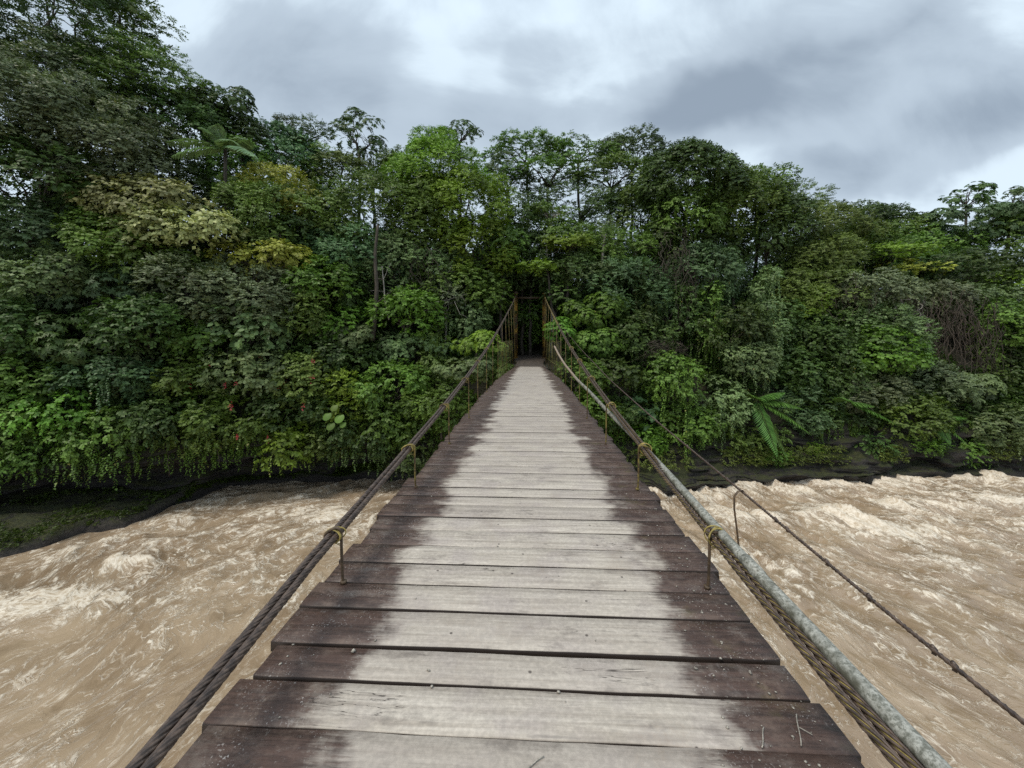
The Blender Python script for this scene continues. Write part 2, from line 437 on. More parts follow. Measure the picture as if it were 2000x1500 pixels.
def mat_water():
    m_, nt = new_mat('muddy_water')
    fl = nt.n('ShaderNodeAttribute', attribute_name='flow').outputs['Vector']
    fo = nt.n('ShaderNodeAttribute', attribute_name='foam').outputs['Fac']
    wv = nt.noise(nt.vmul(fl, (0.30, 0.55, 1)), 1.0, 4, 0.6, 0, 1)
    wv = nt.n('ShaderNodeVectorMath', {0: wv, 1: (0.5, 0.5, 0.5)}, operation='SUBTRACT').outputs[0]
    wv = nt.n('ShaderNodeVectorMath', {0: wv, 3: 1.7}, operation='SCALE').outputs[0]
    q = nt.n('ShaderNodeVectorMath', {0: fl, 1: wv}, operation='ADD').outputs[0]
    a = nt.noise(nt.vmul(q, (0.34, 1.0, 1)), 1.0, 5, 0.55, 0.5)
    b = nt.noise(nt.vmul(q, (0.75, 1.9, 1), (5, 3, 0)), 1.0, 5, 0.6, 0.7)
    d = nt.noise(nt.vmul(q, (2.2, 3.6, 1), (1, 8, 0)), 1.0, 5, 0.62, 0.5)
    g_ = nt.noise(nt.vmul(q, (6.0, 8.0, 1), (4, 4, 0)), 1.0, 6, 0.72, 0.6)
    e_ = nt.noise(nt.vmul(q, (1.2, 4.2, 1), (7, 1, 0)), 1.0, 4, 0.6, 1.2)
    l1 = nt.ss(nt.m('ABSOLUTE', nt.m('SUBTRACT', a, 0.5)), 0.022, 0.0)
    l2 = nt.ss(nt.m('ABSOLUTE', nt.m('SUBTRACT', b, 0.52)), 0.020, 0.0)
    l3 = nt.ss(nt.m('ABSOLUTE', nt.m('SUBTRACT', e_, 0.5)), 0.022, 0.0)
    rg = nt.m('ADD', nt.noise(nt.vmul(q, (0.10, 0.30, 1), (2, 0, 0)), 1.0, 3, 0.6), nt.m('MULTIPLY', fo, 0.35))
    reg = nt.ss(rg, 0.40, 0.72)
    brk = nt.ss(nt.m('ADD', d, nt.m('MULTIPLY', nt.m('SUBTRACT', g_, 0.5), 0.25)), 0.36, 0.60)
    lines = nt.m('MAXIMUM', nt.m('MULTIPLY', l1, 1.0), nt.m('MAXIMUM', nt.m('MULTIPLY', l2, 0.9), nt.m('MULTIPLY', l3, nt.m('MULTIPLY', reg, 0.6))))
    lines = nt.m('MULTIPLY', nt.m('MULTIPLY', lines, brk), nt.m('ADD', 0.42, nt.m('MULTIPLY', reg, 0.58)))
    pt = nt.m('ADD', nt.m('MULTIPLY', fo, 0.62), nt.m('ADD', nt.m('MULTIPLY', nt.m('ADD', nt.m('MULTIPLY', nt.m('SUBTRACT', g_, 0.5), 0.7), nt.m('SUBTRACT', d, 0.5)), 1.5), nt.m('ADD', nt.m('MULTIPLY', nt.m('SUBTRACT', b, 0.5), 1.6), nt.m('MULTIPLY', nt.m('SUBTRACT', a, 0.5), 1.3))))
    patch = nt.ss(pt, 0.28, 0.78)
    foam = nt.m('MAXIMUM', lines, nt.m('MULTIPLY', patch, 0.9))
    base = nt.mix(nt.ss(nt.noise(nt.vmul(q, (0.22, 0.6, 1)), 1.0, 4, 0.6), 0.3, 0.7), (0.250, 0.176, 0.110), (0.385, 0.292, 0.196))
    base = nt.mix(nt.ss(b, 0.52, 0.30, 0.0, 0.55), base, (0.20, 0.140, 0.085))
    mc = nt.mix(nt.ss(g_, 0.36, 0.60), (0.50, 0.40, 0.28), (0.78, 0.70, 0.58))
    c_ = nt.mix(foam, base, mc)
    h = nt.m('ADD', nt.m('ADD', nt.m('MULTIPLY', a, 0.9), nt.m('MULTIPLY', b, 0.45)), nt.m('ADD', nt.m('MULTIPLY', d, 0.07), nt.m('MULTIPLY', foam, 0.12)))
    rough = nt.m('ADD', 0.12, nt.m('MULTIPLY', foam, 0.5))
    finish(nt, c_, rough, h, 0.8, 0.20, spec=0.5)
    return m_
M_WATER = mat_water()

def mat_bank():
    m_, nt = new_mat('bank_rock_and_soil')
    geo = nt.n('ShaderNodeNewGeometry')
    pos = geo.outputs['Position']
    s3 = nt.n('ShaderNodeSeparateXYZ', {0: pos})
    nz = nt.n('ShaderNodeSeparateXYZ', {0: geo.outputs['Normal']}).outputs[2]
    st = nt.noise(nt.vmul(pos, (0.16, 0.16, 3.0)), 1.0, 6, 0.6, 0.3)
    n = nt.noise(pos, 1.3, 7, 0.65)
    nf = nt.noise(pos, 9, 5, 0.7)
    rock = nt.mix(nt.ss(st, 0.35, 0.65), (0.010, 0.008, 0.007), (0.046, 0.038, 0.032))
    rock = nt.mix(nt.ss(nf, 0.58, 0.78, 0, 0.3), rock, (0.09, 0.078, 0.062))
    mossf = nt.m('MULTIPLY', nt.ss(nt.m('ADD', n, nt.m('MULTIPLY', nz, 0.13)), 0.52, 0.68), nt.ss(s3.outputs[2], -9.0, -8.3))
    rock = nt.mix(nt.ss(nt.noise(nt.vmul(pos, (1.1, 3.5, 5)), 1.6, 6, 0.7), 0.46, 0.62, 0.0, 0.75), rock, (0.006, 0.005, 0.005))
    rock = nt.mix(nt.m('MULTIPLY', mossf, 0.9), rock, nt.mix(nf, (0.012, 0.017, 0.004), (0.045, 0.055, 0.010)))
    flat_ = nt.m('MULTIPLY', nt.ss(nz, 0.45, 0.8), nt.ss(nt.noise(nt.vmul(pos, (0.9, 2.2, 1)), 2.2, 8, 0.75), 0.44, 0.60))
    rock = nt.mix(nt.m('MULTIPLY', flat_, nt.ss(s3.outputs[2], -9.0, -8.5, 0.0, 0.85)), rock, nt.mix(nf, (0.018, 0.020, 0.005), (0.085, 0.090, 0.020)))
    soil = nt.mix(n, (0.016, 0.014, 0.008), (0.045, 0.045, 0.020))
    c_ = nt.mix(nt.ss(s3.outputs[2], -6.2, -5.2), rock, soil)
    finish(nt, c_, 0.75, nt.m('ADD', nt.m('ADD', st, n), nt.m('MULTIPLY', nf, 0.6)), 1.0, 0.22)
    return m_
M_BANK = mat_bank()
M_PATH = simple('dirt_path', (0.085, 0.066, 0.052), 0.9, 0.5, 4, 0.6, 0.03)

# ------------------------------------------------------------------ terrain: banks of the river
WZ = -9.0
wl_px = [(0, 1090), (87, 1071), (143, 1045), (243, 1030), (299, 1000), (403, 967), (438, 954), (520, 943), (700, 937), (860, 936), (1000, 938), (1150, 945),
         (1263, 955), (1300, 966), (1361, 958), (1445, 947), (1548, 942), (1641, 940), (1702, 947), (1750, 940), (1818, 932), (2000, 932)]
wl = np.array([G(a, b, WZ)[:2] for a, b in wl_px])
WLX = np.concatenate([[-90, -48], wl[:, 0], [60, 130]])
WLY = np.concatenate([[-22, 4], wl[:, 1], [34, 44]])
LPX = np.array([-90, -60, -29, -22, -15, -5, 0, 6, 22, 40, 60, 130.])
LPY = np.array([-14, 7, 20.2, 22.5, 25.8, 27.6, 28.2, 29.3, 30.8, 33.0, 35.5, 46.])
def yw(x): return np.interp(x, WLX, WLY)
def yl(x): return np.interp(x, LPX, LPY)
def sstep(a, b, x):
    t = np.clip((x - a) / (b - a), 0, 1)
    return t * t * (3 - 2 * t)

def profile(x):
    """key points (y, z) of the bank's cross-section for each x; arrays (K, n, 2)"""
    x = np.asarray(x, float)
    W_, L_ = yw(x), yl(x)
    cave = 1 - sstep(-12, -3, x)              # 1 where the left bank is undercut
    br = 1 - sstep(1.8, 6.0, np.abs(x))       # 1 at the bridge's landing
    one = np.ones_like(x)
    yb = np.where(cave > 0.5, np.maximum(W_ + 0.6, L_ + 2.6), W_ + 0.5)
    yb = W_ + 0.5 + cave * (np.maximum(W_ + 0.6, L_ + 2.6) - W_ - 0.5)
    zb = -8.25 * one + cave * 0.15
    yt = (L_ - 0.4) * (1 - cave) + cave * (L_ + 2.3)
    yt = np.maximum(yt, yb * (1 - cave) + cave * (L_ + 2.3))
    L2 = np.maximum(L_, yt * (1 - cave) - 5 * cave + cave * L_)
    K = [(W_ - 2.5, -12 * one), (W_ - 0.1, WZ - 0.5 * one), (W_ + 0.25, -8.65 * one), (yb, zb), (yt, -6.5 * one),
         (L2, -6.25 * one), (L2 - 0.15 * cave, -5.4 * one),
         (L2 + 2.2 - 2.6 * br, -1.1 * one + 0.3 * br), (L2 + 7, 3.4 - 3.8 * br), (L2 + 20, 8.0 - 3.0 * br), (L2 + 45, 9.0 * one), (L2 + 90, 8 * one), (L2 + 420, 12 * one)]
    return np.array([np.stack([a * one, b * one], -1) for a, b in K])

def ground_z(x, y):
    pr = profile(np.array([x]))[6:, 0]
    return float(np.interp(y, pr[:, 0], pr[:, 1]))

xs = np.concatenate([np.linspace(-90, -32, 40)[:-1], np.arange(-32, 46, 0.2), np.linspace(46, 130, 40)])
KP = profile(xs)
seg = [3, 3, 26, 24, 8, 6, 10, 8, 10, 8, 6, 6]
rows = []
for i, n_ in enumerate(seg):
    for k in range(n_):
        t = k / n_
        rows.append(KP[i] * (1 - t) + KP[i + 1] * t)
rows.append(KP[-1])
rows = np.array(rows)                       # (m, n, 2)
Y, Z = rows[..., 0], rows[..., 1]
Xg = np.broadcast_to(xs, Y.shape).copy()
rockm = sstep(-8.95, -8.6, Z) * (1 - sstep(-5.6, -4.5, Z))
strata = fbm(Z * 2.6 + 0.06 * Xg, Xg * 0.10, 5, 3) - 0.5
slabs = np.floor(Z * 1.7 + fbm(Xg * 0.15, Z * 0, 9, 2) * 2)
Y = Y + rockm * (strata * 1.6 + (hash2(slabs, np.floor(Xg * 0.22 + slabs * 0.37), 3) - 0.5) * 0.8 + (fbm(Xg * 0.8, Z * 1.5, 11, 4) - 0.5) * 0.9)
Z = Z + rockm * ((fbm(Xg * 0.5, Y * 1.1, 21, 5) - 0.5) * 0.7 + (np.floor(fbm(Xg * 0.22, Y * 0.55, 27, 3) * 7) / 7 - 0.5) * 0.35)
hillm = sstep(-5.5, -4, Z) * sstep(2.5, 5, np.abs(Xg))
Z = Z + hillm * (fbm(Xg * 0.25, Y * 0.25, 31, 4) - 0.5) * 1.6
m, n = Y.shape
V = np.stack([Xg, Y, Z], -1).reshape(-1, 3)
ii = (np.arange(m - 1)[:, None] * n + np.arange(n - 1)[None]).ravel()
F = np.stack([ii, ii + 1, ii + n + 1, ii + n], -1)
bank = np_mesh('ground', V, [F], M_BANK, smooth=True)
tag(bank, kind='structure')

# path behind the bridge's landing
ys = np.linspace(26.6, 44, 70)
pw = 1.15 + 0.15 * np.sin(ys * 0.8)
zc = np.interp(ys, [26.6, 34, 37, 44], [-0.60, -0.28, -0.10, 2.2])
pv, pf = [], []
U = np.linspace(-1, 1, 9)
PV = np.array([[u * wv_ , y_, z_ + 0.03 - 0.06 * u * u + 0.05 * (vnoise(np.array([u * 3.0]), np.array([y_ * 1.5]), 3)[0] - .5)] for y_, wv_, z_ in zip(ys, pw, zc) for u in U])
ii = (np.arange(69)[:, None] * 9 + np.arange(8)[None]).ravel()
tag(np_mesh('path', PV, [np.stack([ii, ii + 1, ii + 10, ii + 9], -1)], M_PATH, smooth=True), kind='structure')
sb = MB()
for a_ in range(12):
    t = a_ / 11
    sb.box((0, 27.2 + 8 * t, -2.1 + 0.4 * t), (2.4 + 0.3 * math.sin(a_), 0.9, 2.9), a=t)
tag(sb.build('stone_abutment', M_BANK), 'dark earth and stone abutment under the far end of the plank bridge', 'abutment')

# ------------------------------------------------------------------ water
def grid_axis(lo, a, b, hi, fine_, nc):
    return np.concatenate([np.linspace(lo, a, nc)[:-1], np.arange(a, b, fine_), np.linspace(b, hi, nc)])
gxs = grid_axis(-130, -34, 44, 160, 0.13, 40)
gys = grid_axis(-60, 1, 33, 60, 0.13, 30)
X, Yw_ = np.meshgrid(gxs, gys)
cx_, cy_ = 4.0, 44.0
rr = np.hypot(X - cx_, Yw_ - cy_)
th = np.arctan2(X - cx_, -(Yw_ - cy_))
wu = rr + 3.0 * (fbm(X * 0.08, Yw_ * 0.08, 3, 3) - 0.5)
wv_ = th * 24 + 5.0 * (fbm(X * 0.10, Yw_ * 0.10, 8, 3) - 0.5)
dist = yw(X) - Yw_                           # distance off the far bank
rough_r = sstep(-2, 9, X) * sstep(17, 6, dist) * 1.0
rough_l = (1 - sstep(-9, -2, X)) * np.exp(-((dist - 5.5) / 5.5) ** 2) * 0.8
rough_ = 0.16 + rough_r + rough_l + 0.25 * sstep(0.62, 0.75, fbm(wu * 0.12, wv_ * 0.35, 77, 3))
big = fbm(wu * 0.28, wv_ * 0.75, 41, 5, True) - 0.55
sml = fbm(wu * 1.1, wv_ * 2.2, 51, 4, True) - 0.5
chop = fbm(X * 0.5, Yw_ * 0.9, 61, 4) * 1.0 - 0.5
H = big * (0.26 + 0.55 * rough_) + sml * 0.12 * (0.35 + rough_) + chop * 0.26 * rough_r
Hk = np.zeros_like(H)
foam = np.zeros_like(H)
for (px, py, rx, ry, hh, fo_) in [(1640, 1015, 1.3, 1.0, 1.0, 1.2), (1730, 1040, 2.6, 0.9, 0.3, 0.9), (1780, 990, 1.8, 0.6, 0.45, 0.7), (1560, 960, 2.0, 0.5, 0.4, 0.8),
                                  (1900, 985, 3.0, 0.8, 0.45, 0.6), (1480, 1010, 2.0, 0.6, 0.35, 0.7), (1400, 975, 1.5, 0.5, 0.4, 0.6), (1980, 940, 3.5, 0.8, 0.5, 0.6),
                                  (130, 1170, 4.0, 1.0, 0.35, 0.9), (60, 1200, 3.0, 0.8, 0.3, 0.9), (250, 1100, 1.6, 0.6, 0.5, 0.9), (330, 1060, 1.8, 0.6, 0.45, 0.5), (650, 1010, 1.8, 0.7, 0.45, 0.6),
                                  (500, 1130, 3.0, 0.8, 0.2, 0.45), (330, 1200, 3.5, 0.9, 0.2, 0.45), (560, 1170, 1.6, 0.7, 0.15, 0.5), (300, 1235, 1.3, 0.6, 0.1, 0.5), (100, 1440, 0.9, 0.6, 0.1, 0.6), (60, 1490, 0.8, 0.5, 0.1, 0.6),
                                  (1420, 1090, 2.0, 0.7, 0.2, 0.5), (1760, 1240, 2.2, 0.45, 0.1, 0.35), (1850, 1120, 3.5, 0.6, 0.15, 0.3)]:
    g = G(px, py, WZ)
    e = np.exp(-(((X - g[0]) / rx) ** 2 + ((Yw_ - g[1]) / ry) ** 2))
    Hk += e * hh * (0.45 if px < 1000 else 0.8)
    foam += e * fo_
edge = np.exp(-np.clip(dist, 0, 99) / 0.9) * sstep(-20, -8, -np.abs(X + 60)) * 0
edge = np.exp(-np.abs(dist) / 0.8)
foam += edge * (0.35 + 0.5 * sstep(2, 8, X)) * (0.4 + fbm(X * 0.6, X * 0, 91, 3))
foam += np.clip(big, 0, 1) * (0.5 + 1.1 * rough_) + np.clip(chop, 0, 1) * 1.0 * rough_r + 0.18 * rough_ + 0.22 * rough_l
# smoother brown slick under the near left and beside the deck
calm = np.exp(-(((X + 7.5) / 7) ** 2 + ((Yw_ - 9.5) / 4.5) ** 2)) + np.exp(-(((X + 14) / 4) ** 2 + ((Yw_ - 13.0) / 1.6) ** 2)) + 0.8 * np.exp(-(((X - 14) / 5) ** 2 + ((Yw_ - 8) / 3) ** 2))
foam = foam * (1 - 0.85 * np.clip(calm, 0, 1)) - 0.22 * np.clip(calm, 0, 1)
H = H * (1 - 0.6 * np.clip(calm, 0, 1)) + Hk * (0.5 + 0.6 * fbm(X * 0.9, Yw_ * 1.1, 71, 3)) + edge * 0.12 * rough_r * fbm(X * 0.8, X * 0, 14, 4) * 2
far_ = sstep(60, 110, np.abs(X)) + sstep(20, 50, -Yw_)
H = H * (1 - np.clip(far_, 0, 1))
V = np.stack([X, Yw_, WZ + H - 0.10], -1).reshape(-1, 3)
m, n = X.shape
ii = (np.arange(m - 1)[:, None] * n + np.arange(n - 1)[None]).ravel()
wo = np_mesh('river_water', V, [np.stack([ii, ii + 1, ii + n + 1, ii + n], -1)], M_WATER, smooth=True,
             attrs={'flow': ('FLOAT_VECTOR', np.stack([wu, wv_, np.zeros_like(wu)], -1).reshape(-1, 3)), 'foam': ('FLOAT', foam.ravel())})
tag(wo, kind='structure')

# ------------------------------------------------------------------ the bridge
rng = np.random.default_rng(7)
rnd = random.Random(5)
bridge = empty('suspension_bridge', (0, 28, 0))
tag(bridge, 'narrow cable suspension footbridge with weathered plank deck leading into the forest', 'bridge')

def deck_z(y): return np.interp(y, [-10, 9, 14, 20, 27, 28.4], [0, 0, -0.09, -0.28, -0.55, -0.60])
def deck_hw(y): return np.interp(y, [-10, 15, 20, 28], [1.185, 1.185, 1.10, 0.95])
DCX = -0.035

db = MB()
edges = [1.405, 1.61, 1.80, 2.05]
y = 2.05
while y < 28.2:
    y += rnd.uniform(0.185, 0.225)
    edges.append(y)
y = 1.405
while y > -4.5:
    y -= rnd.uniform(0.19, 0.225)
    edges.insert(0, y)
for k in range(len(edges) - 1):
    y0, y1 = edges[k], edges[k + 1]
    gap = rnd.choice([0.003, 0.005, 0.007, 0.009, 0.014]) / 2
    if abs(y0 - 1.80) < 0.01 or abs(y1 - 1.80) < 0.01: gap = 0.011
    yc_ = (y0 + y1) / 2
    hw = float(deck_hw(yc_))
    xl = DCX - hw - rnd.uniform(-0.03, 0.035)
    xr = DCX + hw + rnd.uniform(-0.03, 0.035)
    if abs(yc_ - 1.7) < 0.1: xl = -1.19
    if abs(yc_ - 1.9) < 0.1: xl = -1.24
    nx = 26
    X_ = np.linspace(xl, xr, nx)
    sk = rnd.uniform(-0.006, 0.006)
    ya = y0 + gap + sk * X_ + (fbm(X_ * 3, X_ * 0 + k, 3, 3) - 0.5) * 0.012
    yb_ = y1 - gap + sk * X_ + (fbm(X_ * 3, X_ * 0 + k + 50, 3, 3) - 0.5) * 0.012
    zt = float(deck_z(yc_)) + rnd.uniform(-0.004, 0.004) + rnd.uniform(-0.003, 0.003) * X_
    ch = 0.005
    th_ = 0.05
    ring = [(ya, zt - th_), (ya, zt - ch), (ya + ch, zt), (ya * 0.66 + yb_ * 0.34, zt + 0.0015), (ya * 0.34 + yb_ * 0.66, zt + 0.0015), (yb_ - ch, zt), (yb_, zt - ch), (yb_, zt - th_)]
    q = np.array([np.stack([X_ + (0.010 * (fbm(np.array([j * 1.3]), np.array([k * 2.1]), 5, 2)[0] - 0.5) if True else 0), r0, r1], -1) for j, (r0, r1) in enumerate(ring)])
    K_ = len(ring)
    Vv = q.transpose(1, 0, 2).reshape(-1, 3)
    i_ = np.arange(nx - 1)[:, None] * K_
    j_ = np.arange(K_)[None]
    j2 = (j_ + 1) % K_
    f_ = np.stack([i_ + j_, i_ + K_ + j_, i_ + K_ + j2, i_ + j2], -1).reshape(-1, 4)
    caps = np.array([list(range(K_)), [(nx - 1) * K_ + t for t in range(K_)][::-1]])
    db.add(Vv, [f_, caps], rnd.random())
deck = db.build('deck', M_PLANK)
reparent(deck, bridge)

for xx in (-0.95, -0.35, 0.30, 0.90):
    bb = MB()
    yy = np.linspace(-4.5, 28.2, 40)
    for a_, b_ in zip(yy[:-1], yy[1:]):
        if b_ > 27.8: break
        bb.box((xx, (a_ + b_) / 2, float(deck_z((a_ + b_) / 2)) - 0.05 - 0.065), (0.07, b_ - a_ - 0.002, 0.11))
    reparent(bb.build('deck_beam', M_TWIG), bridge)

CY = np.array([-6, -1.5, 0.3, 1.1, 2.25, 3.7, 5.25, 7.1, 9.7, 12.5, 18, 26, 34])
CZs = np.array([.34, .24, .23, .235, .285, .375, .50, .70, 1.02, 1.42, 2.32, 3.70, 5.2])
def cable_z(y): return np.interp(y, CY, CZs)
# smooth the cable line
_yy = np.linspace(-6, 34, 400)
_zz = np.interp(_yy, CY, CZs)
for _ in range(60):
    _zz[1:-1] = (_zz[:-2] + _zz[1:-1] * 2 + _zz[2:]) / 4
def cz(y): return np.interp(y, _yy, _zz)
def cxl(y): return np.interp(y, [-6, 1, 2, 4, 34], [-1.09, -1.09, -1.15, -1.18, -1.2])
def cxr(y): return np.interp(y, [-6, 1, 2, 4, 34], [1.065, 1.06, 1.07, 1.10, 1.22])

def sample_y(y0, y1, st=0.012):
    yy = np.concatenate([np.arange(y0, 8, st), np.arange(8, 16, 0.035), np.arange(16, y1 + 0.01, 0.12)])
    return yy[(yy >= y0) & (yy <= y1)]
def rope(name, x_of, z_of, rad, mat, pitch=0.26, y0=-6, y1=34.0, phase=0.0, lobes=7):
    yy = sample_y(y0, y1)
    pts = np.stack([x_of(yy), yy, z_of(yy)], -1)
    s_ = np.concatenate([[0], np.cumsum(np.linalg.norm(np.diff(pts, axis=0), axis=1))])
    b = MB()
    b.tube(pts, rad, sides=lobes * 6, prof=lambda a: 0.70 + 0.30 * np.sqrt(np.abs(np.cos(a * lobes / 2))), twist=s_ * 2 * np.pi / pitch + phase)
    o = b.build(name, mat, smooth=True)
    reparent(o, bridge)
    return o
rope('main_cable', lambda y: cxl(y) - 0.018, lambda y: cz(y) + 0.003, 0.0185, M_ROPE)['label'] = 'outer twisted steel cable on the left of the deck'
rope('main_cable', lambda y: cxl(y) + 0.018, lambda y: cz(y) - 0.003, 0.0185, M_ROPE, phase=1)['label'] = 'inner twisted steel cable on the left of the deck'
def open_rope(x_of, z_of, lab, phase):
    """dark strands laid openly round a yellow cord"""
    yy = sample_y(-6, 34.0, 0.016)
    s_ = yy
    b = MB()
    for k in range(6):
        ph = s_ * 2 * np.pi / 0.26 + phase + k * np.pi / 3
        b.tube(np.stack([x_of(yy) + 0.0130 * np.cos(ph), yy, z_of(yy) + 0.0130 * np.sin(ph)], -1), 0.0046, 7)
    o = b.build('main_cable', M_ROPE, smooth=True)
    o['label'] = lab
    reparent(o, bridge)
    c = MB()
    yq = yy[::4]
    c.tube(np.stack([x_of(yq), yq, z_of(yq)], -1), 0.0110, 10)
    c = c.build('yellow_core', M_YROPE, smooth=True)
    c.parent = o
    c.matrix_parent_inverse = Matrix.Identity(4)
open_rope(lambda y: cxr(y) + 0.012, lambda y: cz(y) + 0.012, 'outer open laid cable with yellow core under the grey pipe', 0.0)
open_rope(lambda y: cxr(y) - 0.022, lambda y: cz(y) + 0.0, 'inner open laid cable with yellow core beside the grey pipe', 0.6)

# grey pipe lashed on top of the right cable, its far end bent up
py_ = np.array([-1.5, 0, 1.1, 2.3, 3.0, 4.0, 5.2, 6.6, 8.5, 10.5, 12.5, 14.2, 15.2])
px_ = np.array([1.12, 1.105, 1.105, 1.105, 1.11, 1.12, 1.11, 1.10, 1.10, 1.12, 1.12, 1.02, 0.96])
pz_ = np.array([.27, .27, .275, .325, .355, .37, .40, .44, .47, .50, .60, .86, 1.12])
yy = np.linspace(-1.5, 15.2, 260)
pp = np.stack([np.interp(yy, py_, px_), yy, np.interp(yy, py_, pz_)], -1)
for _ in range(60): pp[1:-1] = (pp[:-2] + pp[1:-1] * 2 + pp[2:]) / 4
pp[:, 0] += 0.006 * np.sin(yy * 1.9)
b = MB()
b.tube(pp, np.interp(yy, [0, 4, 15], [0.029, 0.027, 0.033]) * (1 + 0.03 * np.sin(yy * 5)), 20)
# couplings
for cyy in (1.97,):
    k = int(np.argmin(np.abs(yy - cyy)))
    b.tube(pp[k - 1:k + 2], 0.0315, 20)
reparent(b.build('handrail_pipe', M_PIPE, smooth=True), bridge)

def hanger(side, y, nearby, k):
    r_ = random.Random(k * 2 + (side > 0))
    cx = float(cxl(y)) if side < 0 else float(cxr(y))
    z = float(cz(y))
    zb = float(deck_z(y))
    rx = (-1.105 if side < 0 else 1.03) if y < 8 else cx
    if y > 15: rx = DCX + side * (float(deck_hw(y)) - 0.02) if y < 27.5 else cx
    rr_ = 0.0085
    b = MB()
    zt = z + 0.035
    if nearby:
        o_ = -side
        pts = [(rx - 0.008 * side, y + 0.012, zb - 0.045), (rx, y + 0.005, zb + 0.05), (rx + 0.003 * side, y, z - 0.05), (rx, y - 0.005, zt - 0.005),
               (rx + 0.35 * (cx - rx), y - 0.008, zt + 0.012), (cx, y - 0.008, zt + 0.008), (cx + 0.05 * side, y - 0.006, z + 0.012), (cx + 0.052 * side, y - 0.004, z - 0.03), (cx + 0.02 * side, y, z - 0.045)]
        p2 = np.array(pts)
        t_ = np.linspace(0, len(p2) - 1, 40)
        p3 = np.stack([np.interp(t_, np.arange(len(p2)), p2[:, i]) for i in range(3)], -1)
        for _ in range(3): p3[1:-1] = (p3[:-2] + p3[1:-1] * 2 + p3[2:]) / 4
        b.tube(p3, rr_, 8)
        # nut and washer at the deck
        b.tube([(rx - 0.006 * side, y + 0.01, zb + 0.002), (rx - 0.006 * side, y + 0.01, zb + 0.018)], 0.018, 6)
        o = b.build('hanger', M_YEL if y > 3 else M_RUST, smooth=False)
        reparent(o, bridge)
        wb = MB()
        for q in range(3 if y < 8 else 2):
            th = np.linspace(0, 2 * np.pi, 20)
            tilt = r_.uniform(-0.02, 0.02)
            R1, R2 = 0.050 + r_.uniform(0, 0.004), 0.034 + r_.uniform(0, 0.004)
            yq = y + (q - 1) * 0.014 + 0.004
            extra = 0.012 if side > 0 else 0.0
            pts = np.stack([cx + R1 * np.cos(th), yq + tilt * np.cos(th) * 1.4, z + extra + (R2 + (0.018 if side > 0 else 0)) * np.sin(th)], -1)
            wb.tube(pts, 0.0042, 6, cap=False)
        for q in range(2):
            wb.tube([(rx, y - 0.002, zt - 0.085 - q * 0.012), (cx + side * 0.02, y + 0.004, z - 0.04)], 0.0022, 5)
        wo_ = wb.build('wire_wrap', M_YROPE)
        wo_.parent = o
        wo_.matrix_parent_inverse = Matrix.Identity(4)
    else:
        b.tube([(rx, y, zb - 0.03), (rx * 0.5 + cx * 0.5, y, (zb + z) / 2), (cx, y, z + 0.03)], rr_, 6)
        b.tube([(cx - 0.04, y, z + 0.0), (cx, y, z + 0.035), (cx + 0.04, y, z)], rr_, 6)
        o = b.build('hanger', M_YEL)
        reparent(o, bridge)

hy = [-0.75, 0.72 - 0.02, 2.24, 3.70, 5.27, 7.0, 8.8, 10.6, 12.4, 14.4, 16.6, 19.0, 21.6, 24.2, 27.0, 30.0, 32.6]
for k, y in enumerate(hy):
    if abs(y - 0.70) < 0.05: continue
    for s_ in (-1, 1):
        hanger(s_, y + (0.05 if s_ > 0 else 0), y < 12, k)

# towers
for s_ in (-1, 1):
    b = MB()
    xc = 1.225 * s_ + 0.01
    for dx in (-0.13, 0.13):
        b.box((xc + dx, 34.0, 2.45), (0.025, 0.30, 5.6))
    b.box((xc, 34.0, 2.45), (0.234, 0.025, 5.596))
    b.box((xc, 34.0, -0.32), (0.42, 0.42, 0.10))
    b.box((xc, 34.0, 5.30), (0.30, 0.34, 0.09))
    reparent(b.build('tower_post', M_POST), bridge)
    b = MB()
    b.tube([(xc - 0.16, 34.0, 5.40), (xc + 0.16, 34.0, 5.40)], 0.10, 12)
    reparent(b.build('cable_saddle', M_RUST), bridge)
    b = MB()   # backstays down to the ground
    for o_ in (-0.02, 0.02):
        b.tube([(xc + o_, 34.0, 5.50), (xc * 1.1 + o_, 40, 3.0), (xc * 1.2 + o_, 46, 0.6)], 0.022, 6)
    reparent(b.build('backstay_cable', M_ROPE), bridge)
b = MB()
b.box((0.01, 34.0, 4.95), (2.08, 0.16, 0.16))
reparent(b.build('cross_beam', M_RUST), bridge)

# yellow railings by the landing
for s_, lab in ((-1, 'yellow bar railing left of the far landing below the light green shrub'), (1, 'yellow bar railing right of the far landing before the rusty post')):
    rt_ = empty('bar_railing', (1.5 * s_, 26, 0))
    tag(rt_, lab, 'railing')
    ya = np.linspace(19.5, 33.2, 15)
    xa = np.interp(ya, [18, 33.2], [1.58, 1.42]) * s_
    b = MB()
    b.tube(np.stack([xa, ya, ya * 0 + 1.22 + 0.03 * np.sin(ya)], -1), 0.014, 6)
    b.tube(np.stack([xa, ya, ya * 0 - 0.05 - 0.015 * (ya - 18)], -1), 0.020, 6)
    reparent(b.build('rail', M_RAIL), rt_)
    for x_, y_ in zip(xa, ya):
        b = MB()
        b.tube([(x_, y_, -0.9), (x_ + rnd.uniform(-.03, .03), y_, 1.25)], 0.009, 6)
        reparent(b.build('bar', M_RAIL), rt_)

